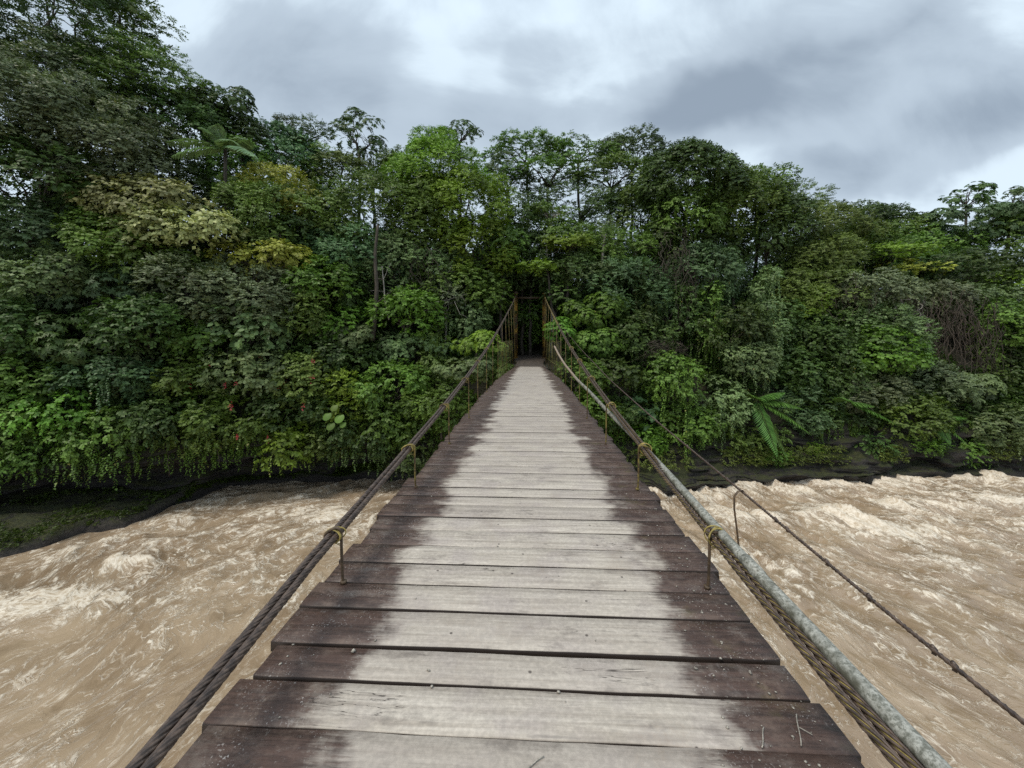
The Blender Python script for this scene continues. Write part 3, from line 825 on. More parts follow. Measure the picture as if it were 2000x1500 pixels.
# thin side cable with its hook
side = empty('side_cable', (1.9, 3.6, 0))
tag(side, 'thin dark knotted steel cable running out beside the grey pipe over the water', 'cable')
sy = np.array([-6, 1.49, 2.1, 3.64, 6.3, 9.5, 15, 24, 33.0])
sx = np.array([1.75, 1.79, 1.83, 1.93, 1.95, 1.95, 1.92, 1.75, 1.45])
sz = np.array([.10, .05, .04, .05, .18, .42, 1.05, 2.4, 4.2])
yy = np.linspace(-6, 33, 1300)
sp_ = np.stack([np.interp(yy, sy, sx), yy, np.interp(yy, sy, sz)], -1)
for _ in range(300): sp_[1:-1] = (sp_[:-2] + sp_[1:-1] * 2 + sp_[2:]) / 4
s_ = np.concatenate([[0], np.cumsum(np.linalg.norm(np.diff(sp_, axis=0), axis=1))])
b = MB()
b.tube(sp_, 0.0115, 15, prof=lambda a: 0.85 + 0.2 * np.abs(np.cos(a * 2.5)), twist=s_ * 2 * np.pi / 0.1)
for t in [1.75, 1.83, 2.2, 2.52, 2.95, 3.1, 3.9, 4.9, 6.1]:
    k = int(np.argmin(np.abs(yy - t)))
    c0 = sp_[k]
    b.tube([c0 + (0, 0, -0.022), c0 + (0.012, 0.004, 0.0), c0 + (0, 0.01, 0.014)], 0.009, 6)
reparent(b.build('steel_rope', M_ROPE, smooth=True), side)
b = MB()
k = int(np.argmin(np.abs(yy - 3.62)))
c0 = sp_[k]
pts = [c0 + (0.02, 0.02, -0.012), c0 + (0.0, 0, 0.014), c0 + (-0.045, 0, 0.004), c0 + (-0.075, 0, -0.04), c0 + (-0.075, 0, -0.15), c0 + (-0.05, 0, -0.35), c0 + (-0.035, 0, -0.50), c0 + (-0.04, 0, -0.58)]
b.tube(pts, 0.0085, 8)
reparent(b.build('hook_rod', M_RUST, smooth=True), side)

# grit and litter on the deck
b = MB()
for i in range(260):
    sd_ = rnd.random()
    if sd_ < 0.62: x, y = rnd.uniform(0.72, 1.10), abs(rnd.gauss(0, 1)) * 1.3 + 1.2
    elif sd_ < 0.9: x, y = rnd.uniform(-1.12, -0.62), rnd.uniform(1.2, 7)
    else: x, y = rnd.uniform(-0.6, 0.7), rnd.uniform(1.2, 5)
    s_ = rnd.choice([0.003, 0.003, 0.004, 0.004, 0.006, 0.008])
    v = np.array([(1, 0, 0), (0.3, 0.9, 0), (-0.8, 0.5, 0), (-0.7, -0.6, 0), (0.4, -0.9, 0), (0.1, 0.05, 0.75), (0, 0, -0.6)]) * s_ * np.array([rnd.uniform(.7, 1.5), rnd.uniform(.7, 1.2), rnd.uniform(.5, .9)])
    a_ = rnd.uniform(0, 6.28)
    v = v @ np.array([[math.cos(a_), math.sin(a_), 0], [-math.sin(a_), math.cos(a_), 0], [0, 0, 1]]) + (x, y, 0.003 + float(deck_z(y)))
    b.add(v, [[(0, 1, 5), (1, 2, 5), (2, 3, 5), (3, 4, 5), (4, 0, 5), (1, 0, 6), (2, 1, 6), (3, 2, 6), (4, 3, 6), (0, 4, 6)]], rnd.random())
M_GRIT = simple('grit', (0.42, 0.38, 0.32), 0.8, 0.5, 60)
tag(b.build('gravel_grit', M_GRIT), 'pale grit and small stones scattered over the plank edges', 'grit', kind='stuff')
for (px, py, L_, a_, lab) in [(1035, 1498, 0.10, 0.3, 'curved dry twig lying on the nearest plank at the picture bottom'), (1560, 1425, 0.10, 0.9, 'forked pale twig among grit on the dark plank end beside the grey pipe'),
                              (1490, 1440, 0.06, 0.6, 'short straight pale twig lying on the mossy patch of the dark plank end')]:
    g = G(px, py, 0.008)
    b = MB()
    ca, sa = math.cos(a_), math.sin(a_)
    pts = np.array([(g[0] + ca * t * L_, g[1] + sa * t * L_ + 0.02 * math.sin(t * 3), 0.009) for t in np.linspace(-.5, .5, 8)])
    b.tube(pts, 0.0022, 6)
    if 'forked' in lab: b.tube([pts[4], pts[4] + (0.03, -0.03, 0.002)], 0.0018, 6)
    tag(b.build('dry_twig', M_GRIT), lab, 'twig')
g = G(690, 1274, 0.0)
b = MB()
b.add(np.array([(1, 0, 0), (0.3, 0.9, 0), (-0.8, 0.5, 0), (-0.7, -0.6, 0), (0.4, -0.9, 0), (0.1, 0.05, 0.9), (0, 0, -0.6)]) * 0.012 + (g[0], g[1], 0.007),
      [[(0, 1, 5), (1, 2, 5), (2, 3, 5), (3, 4, 5), (4, 0, 5), (1, 0, 6), (2, 1, 6), (3, 2, 6), (4, 3, 6), (0, 4, 6)]])
tag(b.build('pebble', M_GRIT), 'largest pale pebble lying on a dark plank end left of the worn strip', 'pebble')

# ------------------------------------------------------------------ foliage generators
def unit(a): return a / (np.linalg.norm(a, axis=-1, keepdims=True) + 1e-9)

class Leaves:
    def __init__(s, seed):
        s.r = np.random.default_rng(seed)
        s.Q, s.A4, s.H, s.A6 = [], [], [], []
    def put(s, b, a, n, L, W, big=False, var=None):
        a = unit(a)
        sdir = unit(np.cross(a, n))
        n = np.cross(sdir, a)
        k = len(b)
        L = (np.full(k, L) if np.isscalar(L) else L)[:, None]
        W = (np.full(k, W) if np.isscalar(W) else W)[:, None]
        v = s.r.random(k) if var is None else var
        if big:
            t = np.stack([b, b + a * L * .28 + sdir * W * .42 + n * W * .10, b + a * L * .62 + sdir * W * .46 + n * W * .06 , b + a * L - n * L * .14,
                          b + a * L * .62 - sdir * W * .46 + n * W * .06, b + a * L * .28 - sdir * W * .42 + n * W * .10], 1)
            s.H.append(t); s.A6.append(np.repeat(v, 6))
        else:
            t = np.stack([b, b + a * L * .42 + sdir * W * .5 + n * W * .12, b + a * L - n * L * .10, b + a * L * .42 - sdir * W * .5 + n * W * .12], 1)
            s.Q.append(t); s.A4.append(np.repeat(v, 4))
    def sprig(s, b, d, kind, L, W, m, slen, droop, big=False, tone=None, nrm=None):
        """m leaves on each of the k short twigs that start at b and point along d"""
        k = len(b)
        r = s.r
        d = unit(d)
        up = np.tile([0, 0, 1.0], (k, 1))
        sd_ = unit(np.cross(d, up) + 1e-3)
        nn = unit(np.cross(sd_, d)) if nrm is None else unit(nrm)
        tw = r.random(k)
        for j in range(m):
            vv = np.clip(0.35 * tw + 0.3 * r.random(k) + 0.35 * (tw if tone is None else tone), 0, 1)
            sc_ = r.uniform(0.75, 1.2, k)
            if kind == 'pin':
                sg = 1 if j % 2 == 0 else -1
                bb = b + d * (slen * (j + 0.5) / m) - up * (droop * slen * ((j + 0.5) / m) ** 2 * 0.5)
                a = d * 0.55 + sd_ * sg * 0.85 - up * droop + r.normal(0, .22, (k, 3))
                s.put(bb, a, nn + r.normal(0, .24, (k, 3)), L * sc_, W * sc_, big, vv)
            else:                                      # rosette
                ph = 2 * np.pi * (j + r.uniform(-.25, .25, k)) / m
                n0 = unit(up * 0.9 + d * 0.55) if nrm is None else unit(nn + up * .35)
                e1 = unit(np.cross(n0, [0.3, 1, 0.1]))
                e2 = np.cross(n0, e1)
                a = e1 * np.cos(ph)[:, None] + e2 * np.sin(ph)[:, None] - up * droop
                s.put(b, a, n0 + r.normal(0, .12, (k, 3)), L * sc_, W * sc_, big, vv)
    def count(s): return sum(len(q) for q in s.Q) + sum(len(q) for q in s.H)
    def build(s, name, mat, parent=None):
        V, F, A, off = [], [], [], 0
        if s.Q:
            q = np.concatenate(s.Q); V.append(q.reshape(-1, 3)); A += s.A4
            F.append(np.arange(len(q) * 4).reshape(-1, 4)); off = len(q) * 4
        if s.H:
            h = np.concatenate(s.H); V.append(h.reshape(-1, 3)); A += s.A6
            i0 = np.arange(len(h))[:, None] * 6 + off
            F.append(np.concatenate([i0 + np.array([0, 1, 2, 3]), i0 + np.array([0, 3, 4, 5])]))
        o = np_mesh(name, np.concatenate(V), F, mat, None, {'v': ('FLOAT', np.concatenate(A))})
        if parent: reparent(o, parent)
        return o

CAMP = np.array([0, 0, CZ])
TOTAL = [0]

def limb(b, p0, p1, r0, r1, r, n_=7, wig=0.12, sag=0.0):
    p0, p1 = np.asarray(p0, float), np.asarray(p1, float)
    t = np.linspace(0, 1, n_)[:, None]
    ln = np.linalg.norm(p1 - p0)
    p = p0 * (1 - t) + p1 * t + r.normal(0, wig * ln * 0.12, (n_, 3)) * np.sin(t * np.pi) + np.array([0, 0, 1]) * (np.sin(t * np.pi) * sag * ln)
    b.tube(p, np.linspace(r0, r1, n_), 6)
    return p

SPEC = {  # L, W, leaves per twig, twig length, droop, lobe radius, density, kind
    'tree':   dict(L=.24, W=.11, m=7, sl=.42, dr=.28, lr=.85, k=2.3, ty='pin'),
    'fine':   dict(L=.17, W=.075, m=9, sl=.40, dr=.15, lr=.70, k=2.3, ty='pin'),
    'airy':   dict(L=.20, W=.085, m=9, sl=.50, dr=.15, lr=.60, k=1.15, ty='pin'),
    'palmate': dict(L=.36, W=.11, m=8, sl=.3, dr=.22, lr=.55, k=.75, ty='ros'),
    'shrub':  dict(L=.22, W=.11, m=7, sl=.38, dr=.32, lr=.62, k=2.4, ty='pin'),
    'broad':  dict(L=.36, W=.24, m=5, sl=.45, dr=.35, lr=.70, k=2.3, ty='pin'),
    'ros':    dict(L=.34, W=.13, m=7, sl=.3, dr=.30, lr=.60, k=2.3, ty='ros'),
    'drape':  dict(L=.19, W=.11, m=6, sl=.35, dr=.5, lr=.50, k=1.5, ty='pin'),
    'umbrella': dict(L=.24, W=.11, m=8, sl=.45, dr=.12, lr=.62, k=1.5, ty='pin'),
}

def strands(lv, b_tw, top, length, L, W, r, step=0.13):
    """hanging runners with paired leaves; top (k,3), length (k,)"""
    for p, ln in zip(top, length):
        n_ = max(3, int(ln / step))
        t = np.arange(n_)
        wob_ = np.cumsum(r.normal(0, 0.022, (n_, 2)), axis=0)
        q = np.stack([p[0] + wob_[:, 0], p[1] + wob_[:, 1], p[2] - t * step], -1)
        if b_tw is not None and n_ > 3:
            b_tw.tube(q[::max(1, n_ // 6)], 0.010, 4, cap=False)
        ang = r.uniform(0, 6.28, n_)
        for s_ in (0, np.pi):
            a = np.stack([np.cos(ang + s_), np.sin(ang + s_), -0.9 + r.normal(0, .2, n_)], -1)
            nrm = np.stack([np.cos(ang + s_) * .5, np.sin(ang + s_) * .5 - .5, np.full(n_, .8)], -1)
            sc_ = r.uniform(.7, 1.15, n_)
            lv.put(q, a, nrm, L * sc_, W * sc_)

def plant(kind, px, py, off, w_, h_, col, label, name=None, cat=None, trunk='bark', hang=0.0, skirt=0.0, flowers=None, group=None, trunk_px=None, bare=0, seedx=0, kmul=1.0, lscale=1.0, rz=None):
    seed = int(px * 7 + py * 13 + w_ + seedx) % 100000
    r = np.random.default_rng(seed)
    if py > 430 and off > 0.3: off += r.uniform(-1.1, 0.9)
    # depth: the lip of the bank at that bearing plus the given set-back
    for D in np.arange(12, 70, 0.1):
        q = P(px, py, D)
        if q[1] >= yl(q[0]) + off: break
    if kind in ('tree', 'fine') and name is None and w_ > 70:
        py += h_ * 0.10
        w_, h_ = w_ * 1.18, h_ * 1.30
    c0 = P(px, py, D)
    rx, rz_ = w_ / FPX * D / 2, h_ / FPX * D / 2
    ry = (min(rx, rz_) * 0.75 + 0.25 * max(rx, rz_))
    if kind == 'umbrella': ry = rx * 0.8
    S = dict(SPEC[kind])
    S['L'] *= lscale * 1.0; S['W'] *= lscale * 1.15
    S['lr'] *= 1.25; S['k'] *= 1.2
    gz_ = ground_z(c0[0], c0[1])
    root = empty(name or ('tree' if kind in ('tree', 'fine', 'airy', 'palmate', 'umbrella') else 'shrub'), (c0[0], c0[1], gz_))
    is_tree = (name or root.name).split('.')[0].endswith('tree')
    lr = min(S['lr'], 0.55 * min(rx, rz_) + 0.15)
    area = math.pi * rx * rz_
    nl = int(np.clip(area / (lr * lr) * 1.15, 6, 120))
    # lobes over the ellipsoid, denser toward its skin
    dirs = unit(r.normal(0, 1, (nl * 3, 3)))
    dirs = dirs[(dirs[:, 2] > -0.75) & (dirs[:, 1] < 0.65)][:nl]
    rad = r.uniform(0.45, 1.0, len(dirs)) ** 0.5
    if kind in ('umbrella',):
        dirs[:, 2] = np.abs(dirs[:, 2]) * r.choice([1, 1, -0.4], len(dirs))
    lc = c0 + dirs * rad[:, None] * np.array([rx, ry, rz_]) * (1 - 0.45 * lr / np.array([rx, ry, rz_]))
    lrad = lr * r.uniform(0.55, 1.35, len(lc))
    lv = Leaves(seed + 1)
    leaf_area = S['L'] * S['W'] * 0.6
    ntw = int(S['k'] * kmul * area * 2.0 / (leaf_area * S['m']))
    wt = lrad ** 2 / (lrad ** 2).sum()
    pick = r.choice(len(lc), ntw, p=wt)
    d = unit(r.normal(0, 1, (ntw, 3)) + dirs[pick] * 0.55 + np.array([0, -0.35, 0.45]))
    flat = 0.45 if kind in ('umbrella', 'airy') else 0.8
    pos = lc[pick] + d * np.array([1.1, 1.1, flat]) * (lrad[pick] * r.uniform(0.35, 1.0, ntw) ** 0.25)[:, None]
    dd = d * 0.8 + r.normal(0, 0.35, (ntw, 3)) + np.array([0, 0, -S['dr'] * 0.6])
    if S['ty'] == 'pin' and kind in ('umbrella', 'airy'): dd[:, 2] *= 0.4
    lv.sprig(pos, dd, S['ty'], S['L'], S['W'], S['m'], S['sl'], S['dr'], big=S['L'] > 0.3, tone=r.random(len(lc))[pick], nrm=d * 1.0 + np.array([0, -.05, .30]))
    tb = MB()
    rr_ = float(np.clip(0.012 * (c0[2] - gz_) + 0.02 * rx, 0.03, 0.18))
    if hang > 0:       # runners hanging from the whole face
        ns = int(area * 4.5 * hang)
        pk = r.choice(len(lc), ns)
        tp = lc[pk] + r.normal(0, 0.4, (ns, 3)) * lrad[pk][:, None] + np.array([0, -0.35, 0]) * lrad[pk][:, None]
        strands(lv, None, tp, r.uniform(0.5, 1.9, ns) * min(1.8, rz_ * 0.8), 0.15, 0.11, r)
    if skirt > 0:      # curtain below the crown
        ns = int(rx * 2 * 7)
        tp = np.stack([c0[0] + r.uniform(-rx, rx, ns), c0[1] - ry * r.uniform(0.2, 0.9, ns), c0[2] - rz_ * r.uniform(0.2, 0.8, ns)], -1)
        strands(lv, None, tp, r.uniform(0.3, 1.0, ns) ** 1.5 * skirt + 0.2, 0.15, 0.10, r)
    base = np.array([c0[0] + (0 if trunk_px is None else 0), c0[1] + ry * 0.2, gz_ - 0.2])
    fork = np.array([c0[0], c0[1] + ry * 0.1, max(c0[2] - rz_ * 0.75, gz_ + 0.1)])
    if trunk_px is not None:
        tb_ = P(trunk_px[0], trunk_px[1], D)
        base = np.array([tb_[0], tb_[1], gz_ - 0.2])
        fork = np.array([tb_[0] * 0.5 + c0[0] * 0.5, c0[1], max(c0[2] - rz_ * 0.6, gz_ + 0.3)])
    if np.linalg.norm(fork - base) > 0.4:
        limb(tb, base, fork, rr_, rr_ * 0.7, r, 9, 0.10)
    sel = r.choice(len(lc), min(len(lc), 9 if is_tree else 5), replace=False)
    for q in sel:
        p = limb(tb, fork, lc[q], rr_ * 0.5, 0.012, r, 8, 0.35, 0.05)
        if kind in ('umbrella', 'airy', 'palmate'):
            for z_ in range(2):
                q2 = r.integers(len(lc))
                limb(tb, p[4 + z_], lc[q2] * .5 + p[5] * .5 , rr_ * 0.18, 0.01, r, 5, 0.4)
    for z_ in range(bare):
        q = r.integers(len(lc))
        st = lc[q] + np.array([0, -lrad[q] * 0.8, 0])
        limb(tb, st, st + r.normal(0, 1, 3) * [0.9, .25, .9], 0.022, 0.006, r, 7, 0.8)
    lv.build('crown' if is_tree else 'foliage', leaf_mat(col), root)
    tmat = {'bark': M_BARK, 'pale': M_PBARK, 'twig': M_TWIG}[trunk]
    reparent(tb.build('trunk' if is_tree else 'stems', tmat, smooth=True), root)
    for fpx, fpy in (flowers or []):
        fc = P(fpx, fpy, D) + (0, -ry * 1.0, 0)
        fl = Leaves(int(fpx * 3 + fpy))
        k = 9
        an = np.linspace(0, 6.28, k, endpoint=False)
        tiltz = r.uniform(-.4, .6, k)
        base_ = fc + r.normal(0, 1, (k, 3)) * [0.05, 0.03, 0.09]
        fl.put(base_, np.stack([np.cos(an), -0.5 + 0 * an, np.sin(an) + tiltz * .3], -1), np.tile([0.2, -1, .3], (k, 1)), 0.15, 0.06)
        fl.build('flower', M_RED, root)
    TOTAL[0] += lv.count()
    tag(root, label, cat or ('tree' if is_tree else 'shrub'), group)
    return root

def frond(lv, tb, base, d, length, wid, arch, r, n_=26, leafw=0.045, tri=False):
    """one feather-shaped frond from base toward d, arching down"""
    d = np.asarray(d, float) / np.linalg.norm(d)
    t = np.linspace(0, 1, n_)
    p = base + d * (t * length)[:, None] + np.array([0, 0, -1.0]) * (arch * length * t ** 2.0)[:, None]
    tb.tube(p[::3], np.linspace(0.022, 0.006, len(p[::3])), 5)
    tg = np.gradient(p, axis=0)
    tg = unit(tg)
    sd_ = unit(np.cross(tg, [0, 0, 1.0]))
    nn = np.cross(sd_, tg)
    if tri: wl_ = wid * np.clip(np.sin(np.pi * np.clip(t * 0.86 + 0.12, 0, 1)) ** 0.7, 0.05, 1) * (1 - t * 0.5)
    else: wl_ = wid * np.clip(np.sin(np.pi * np.clip(t * 0.9 + 0.08, 0, 1)) ** 0.6, 0.12, 1)
    for sg in (-1, 1):
        a = tg * 0.55 + sd_ * sg - np.array([0, 0, 1]) * 0.35 + r.normal(0, .05, (n_, 3))
        lv.put(p[2:], a[2:], nn[2:] + sd_[2:] * sg * -0.2, wl_[2:], leafw, True, np.full(n_ - 2, 0.3) + r.random(n_ - 2) * .5)

def depth_at(px, py, off):
    for D in np.arange(12, 70, 0.1):
        q = P(px, py, D)
        if q[1] >= yl(q[0]) + off: return D
    return D

def fronded(name, cat, px, py, off, ends, col, label, wid, leafw, arch=0.25, tri=False, trunk_r=0.0, n_=26):
    D = depth_at(px, py, off)
    c0 = P(px, py, D)
    gz_ = ground_z(c0[0], c0[1])
    root = empty(name, (c0[0], c0[1], gz_))
    r = np.random.default_rng(int(px + py))
    if trunk_r:
        b = MB()
        limb(b, (c0[0], c0[1], gz_ - .2), c0, trunk_r * 1.2, trunk_r, r, 8, 0.1)
        reparent(b.build('trunk', M_BARK, smooth=True), root)
    for (ex, ey, dy) in ends:
        e = P(ex, ey, D) + np.array([0, dy, 0])
        v = e - c0
        ln = np.linalg.norm(v)
        v2 = v / ln + np.array([0, 0, arch])
        lv, tb = Leaves(int(ex * 3 + ey)), MB()
        frond(lv, tb, c0, v2, ln * 0.98, wid, arch, r, n_, leafw, tri)
        f_ = lv.build('frond', leaf_mat(col), root)
        s2 = tb.build('rib', leaf_mat('olive'))
        s2.parent = f_
        s2.matrix_parent_inverse = Matrix.Identity(4)
        TOTAL[0] += lv.count()
    tag(root, label, cat)
    return root
# ------------------------------------------------------------------ plants of the far bank
# kind, px, py, set-back, width, height, leaf colour, label, options (size as seen from the deck)
T = plant
# --- top left
T('airy', 90, 30, 8.5, 340, 260, 'dk', 'tallest dark lacy tree rising past the top left corner of the picture', trunk='bark', kmul=1.25)
T('airy', 250, 45, 9.5, 150, 170, 'mid', 'lacy green crown reaching farthest into the sky beside the grey cloud', kmul=1.25)
T('airy', 285, 175, 7.5, 190, 190, 'mid', 'bright edged leaning crown sloping down toward the dark rosette tree', kmul=1.4)
T('airy', 130, 165, 8.0, 340, 190, 'dk', 'dark shaded crown between the tallest lacy tree and the grey leaved tree', kmul=1.5)
T('fine', 80, 215, 4.6, 270, 170, 'grey', 'grey brown leafy tree crown at the picture edge below the dark canopy', kmul=1.1)
T('fine', 215, 290, 4.8, 230, 160, 'grey', 'grey green leafy crown sloping down beside the feather palm', kmul=1.1, seedx=3)
T('airy', 340, 260, 8.5, 230, 150, 'dk', 'dark loose crown with sky specks just above the feather palm', kmul=1.5)
T('ros', 445, 205, 8.5, 100, 80, 'dk', 'dark rosette leaved crown on a pale slanting bough against the cloud', name='rosette_tree', cat='tree', trunk='pale', trunk_px=(380, 300), lscale=.7)
T('ros', 400, 235, 9.0, 130, 110, 'dk', 'dark rounded crown just left of the rosette crown on the pale bough', name='rosette_tree', cat='tree', lscale=.7)
T('tree', 470, 262, 9.5, 90, 80, 'dk', 'small dark crown stepping down to the right of the rosette crown', name='rosette_tree', cat='tree', lscale=.8)
T('airy', 300, 350, 8.0, 240, 110, 'dk', 'thin shaded tree showing sky specks behind the pale leaved tree', kmul=1.4)
T('tree', 70, 350, 4.2, 240, 150, 'dk', 'very dark shaded tree under the grey brown crown at the picture edge')
T('tree', 470, 330, 9.0, 120, 90, 'mid', 'green crown filling the gap under the feather palm fronds')
T('tree', 545, 305, 11, 130, 90, 'blue', 'blue green domed crown right of the feather palm', kmul=1.1)
fronded('palm_tree', 'palm', 440, 292, 3.4, [(345, 290, -1.2), (395, 235, -.6), (430, 225, -.8), (485, 290, -1.5), (530, 330, -1.8), (505, 268, -.5), (380, 325, -1.4)], 'palm',
        'feather palm with arching pale fronds against the shaded trees', 1.0, 0.09, 0.42, trunk_r=0.11, n_=40)
# --- centre-left skyline
T('airy', 588, 258, 12, 105, 60, 'dk', 'flat topped wispy tree leaning left on the skyline', kmul=1.1, lscale=.9)
T('airy', 600, 320, 11, 140, 90, 'olive', 'thin brownish green crown under the flat topped wispy tree', kmul=1.3)
T('palmate', 700, 262, 11, 105, 95, 'dk', 'open star leaved crown on bare boughs, right one of the two skyline lace trees', name='star_leaved_tree', cat='tree', lscale=.8, kmul=1.3)
T('palmate', 728, 330, 11.5, 80, 90, 'dk', 'thin star leaved lower boughs beneath the open skyline crown', name='star_leaved_tree', cat='tree', lscale=.8, kmul=1.0)
T('airy', 660, 345, 10, 130, 90, 'olive', 'olive brown airy crown between the wispy tree and the lime tree', kmul=1.5)
T('palmate', 897, 262, 13, 85, 45, 'dk', 'small dark open crown poking above the lime green tree', name='star_leaved_tree', cat='tree', lscale=.7, kmul=1.6)
T('tree', 800, 330, 10, 80, 60, 'mid', 'small dark green crown at the left shoulder of the lime green tree')
T('fine', 860, 330, 5.2, 150, 110, 'lime', 'brightest lime green crown top in the middle of the forest', kmul=1.2)
T('fine', 905, 400, 4.6, 170, 130, 'lime', 'lime green bulging middle of the bright tree beside the dark gap', kmul=1.1, seedx=1)
T('fine', 830, 420, 4.4, 130, 140, 'mid', 'mid green crown tucked below the brightest lime top', kmul=1.1)
T('fine', 930, 480, 4.2, 120, 100, 'lime', 'lower lime green lobe hanging over the left of the bridge gap', seedx=2)
T('tree', 725, 410, 5.0, 200, 130, 'mid', 'wide dark glossy crown left of the lime green tree', kmul=1.1)
T('fine', 690, 490, 4.2, 190, 110, 'blue', 'bluish small leaved crown under the wide glossy crown', bare=5)
T('fine', 800, 520, 3.6, 170, 110, 'sage', 'sage green crown with bare twigs in the middle left of the wall', bare=5)
T('tree', 880, 560, 3.4, 170, 90, 'mid', 'round green crown above the pale brushwood left of the bridge tower')
# --- olive, yellow and pale trees
T('fine', 555, 375, 4.6, 110, 80, 'yel', 'yellow topped creeper covered tree in front of the skyline lace trees', skirt=1.2)
T('fine', 545, 430, 4.0, 140, 130, 'olive', 'olive tree hung with thin creepers below the yellow top', hang=.6, bare=5)
T('fine', 475, 400, 4.2, 90, 90, 'olive', 'small olive crown between the pale leaves and the yellow topped tree', bare=3)
T('broad', 290, 400, 3.2, 250, 100, 'pale', 'pale cream leaved tree top spreading above the green shrubs', name='pale_leaved_tree', cat='tree', lscale=.75, kmul=1.1)
T('broad', 350, 450, 2.6, 230, 90, 'pale', 'lower shelf of pale cream leaves beneath the pale tree top', name='pale_leaved_tree', cat='tree', lscale=.75, kmul=1.1)
T('broad', 500, 508, 1.6, 200, 56, 'yel', 'yellow creamy leafy ledge over the dark hollow', name='pale_leaved_tree', cat='tree', lscale=.65, skirt=1.6, kmul=1.1)
# --- left wall
T('shrub', 60, 450, 3.0, 210, 110, 'blue', 'blue green shrub crown at the picture edge under the darkest tree')
T('shrub', 200, 470, 2.7, 200, 90, 'mid', 'fresh green leafy mound just below the left of the pale leaves')
T('shrub', 90, 540, 2.2, 230, 110, 'sage', 'sage green spreading mound at the picture edge, second row down', bare=3)
T('ros', 200, 575, 2.0, 210, 130, 'blue', 'big bluish layered shrub with star shaped leaf whorls', lscale=.75)
T('shrub', 300, 520, 2.6, 170, 90, 'mid', 'mid green shrub between the bluish whorled shrub and the pale leaves')
T('shrub', 30, 640, 1.6, 190, 120, 'dk', 'dark shrub at the picture edge, third row down', hang=.2)
T('ros', 150, 660, 1.4, 190, 110, 'dk', 'dark green whorled shrub beneath the bluish layered shrub', lscale=.8)
T('shrub', 290, 640, 1.7, 170, 120, 'dk', 'shaded green shrub left of the twiggy dark hollow', bare=3)
T('shrub', 50, 735, 0.9, 190, 110, 'mid', 'leafy green shrub at the picture edge above the hanging foliage', hang=.3)
T('shrub', 215, 740, 0.8, 170, 100, 'blue', 'bluish fern like shrub draped with narrow runners', hang=1.0, bare=2)
T('drape', 20, 825, 0.2, 150, 110, 'mid', 'green curtain of leaves over the black undercut at the picture edge', name='creeper', cat='creeper', hang=.7, skirt=.8)
T('drape', 120, 800, 0.2, 150, 110, 'emer', 'bright leaf curtain hanging above the mossy ledge', name='creeper', cat='creeper', hang=.6, skirt=.8)
T('drape', 205, 850, -0.2, 130, 110, 'mid', 'lowest hanging leaf clump dangling into the black undercut', name='creeper', cat='creeper', hang=.6, skirt=1.0)
T('drape', 300, 820, 0.2, 140, 100, 'dk', 'dim leaf curtain right of the lowest hanging clump', name='creeper', cat='creeper', hang=.5, skirt=.7)
T('fine', 395, 560, 2.6, 150, 130, 'grey', 'dim grey green twiggy shrub under the yellow creamy ledge', bare=8, kmul=.8)
T('fine', 500, 575, 2.4, 160, 110, 'grey', 'grey brown creeper mass below the yellow ledge, left of the vivid bush', bare=8, hang=.4, kmul=.8)
T('broad', 480, 640, 1.7, 150, 100, 'sage', 'shrub with drooping umbrella leaf whorls in mid slope', lscale=.9)
T('broad', 405, 660, 1.6, 110, 100, 'mid', 'green broad leaved shrub left of the drooping umbrella leaves', lscale=.8)
T('shrub', 375, 745, 0.9, 150, 110, 'mid', 'mid green shrub with a bent bare bough left of the red flowers', bare=4, hang=.3)
T('broad', 490, 725, 0.9, 150, 100, 'sage', 'broad leaved flowering shrub with four small red flower tufts', lscale=.7, flowers=[(458, 707), (506, 743), (484, 746), (421, 744)], bare=3)
T('shrub', 590, 740, 1.1, 150, 110, 'olive', 'olive shrub carrying the brightest red flowers of the slope', flowers=[(583, 748), (594, 742), (552, 692), (643, 732), (644, 703)], bare=3)
T('shrub', 440, 820, 0.1, 160, 90, 'mid', 'drooping shrub on the lip between two leaf curtains', hang=.5, skirt=.5, flowers=[(493, 783), (504, 840)])
T('drape', 380, 850, 0.0, 110, 60, 'olive', 'thin olive runners over the brown earth lip', name='creeper', cat='creeper', hang=.5, skirt=.4)
T('drape', 560, 868, -0.2, 100, 90, 'lime', 'light yellow green leaf cluster hanging lowest beside the earth lip', name='creeper', cat='creeper', hang=.2, skirt=.4, lscale=1.3, flowers=[(555, 845)])
T('shrub', 560, 800, 0.4, 150, 90, 'dk', 'dark shrub behind the light hanging leaf cluster', hang=.3, flowers=[(623, 785)])
T('tree', 640, 560, 2.4, 130, 110, 'emer', 'vivid green leafy bush at the foot of the wide glossy crown', name='shrub', cat='shrub')
T('fine', 590, 600, 2.2, 90, 100, 'olive', 'yellow green fine leaved bush left of the vivid green bush')
T('fine', 580, 540, 2.8, 60, 60, 'olive', 'small olive sprig bush on the dark edge by the yellow ledge')
T('shrub', 660, 630, 1.9, 130, 80, 'emer', 'dark emerald bush below the vivid green bush')
T('ros', 700, 655, 1.7, 170, 60, 'sage', 'light sage spray of leaves crossing in front of the trunk', lscale=.65)
T('shrub', 790, 610, 2.3, 140, 90, 'emer', 'bright green bush right of the grey trunk')
T('shrub', 660, 690, 1.4, 150, 70, 'dk', 'dark leafy shelf under the light sage spray', bare=3)
T('ros', 800, 680, 1.6, 150, 60, 'sage', 'lower sage spray sloping toward the light green bridge shrub', lscale=.6, bare=3)
T('fine', 680, 765, 0.7, 90, 80, 'lime', 'vivid yellow green small bush above the round leaves')
T('shrub', 770, 750, 1.0, 140, 90, 'mid', 'green shrub right of the vivid yellow green small bush', bare=2)
T('shrub', 760, 820, 0.3, 150, 90, 'mid', 'leafy shrub over the dark fern curtain')
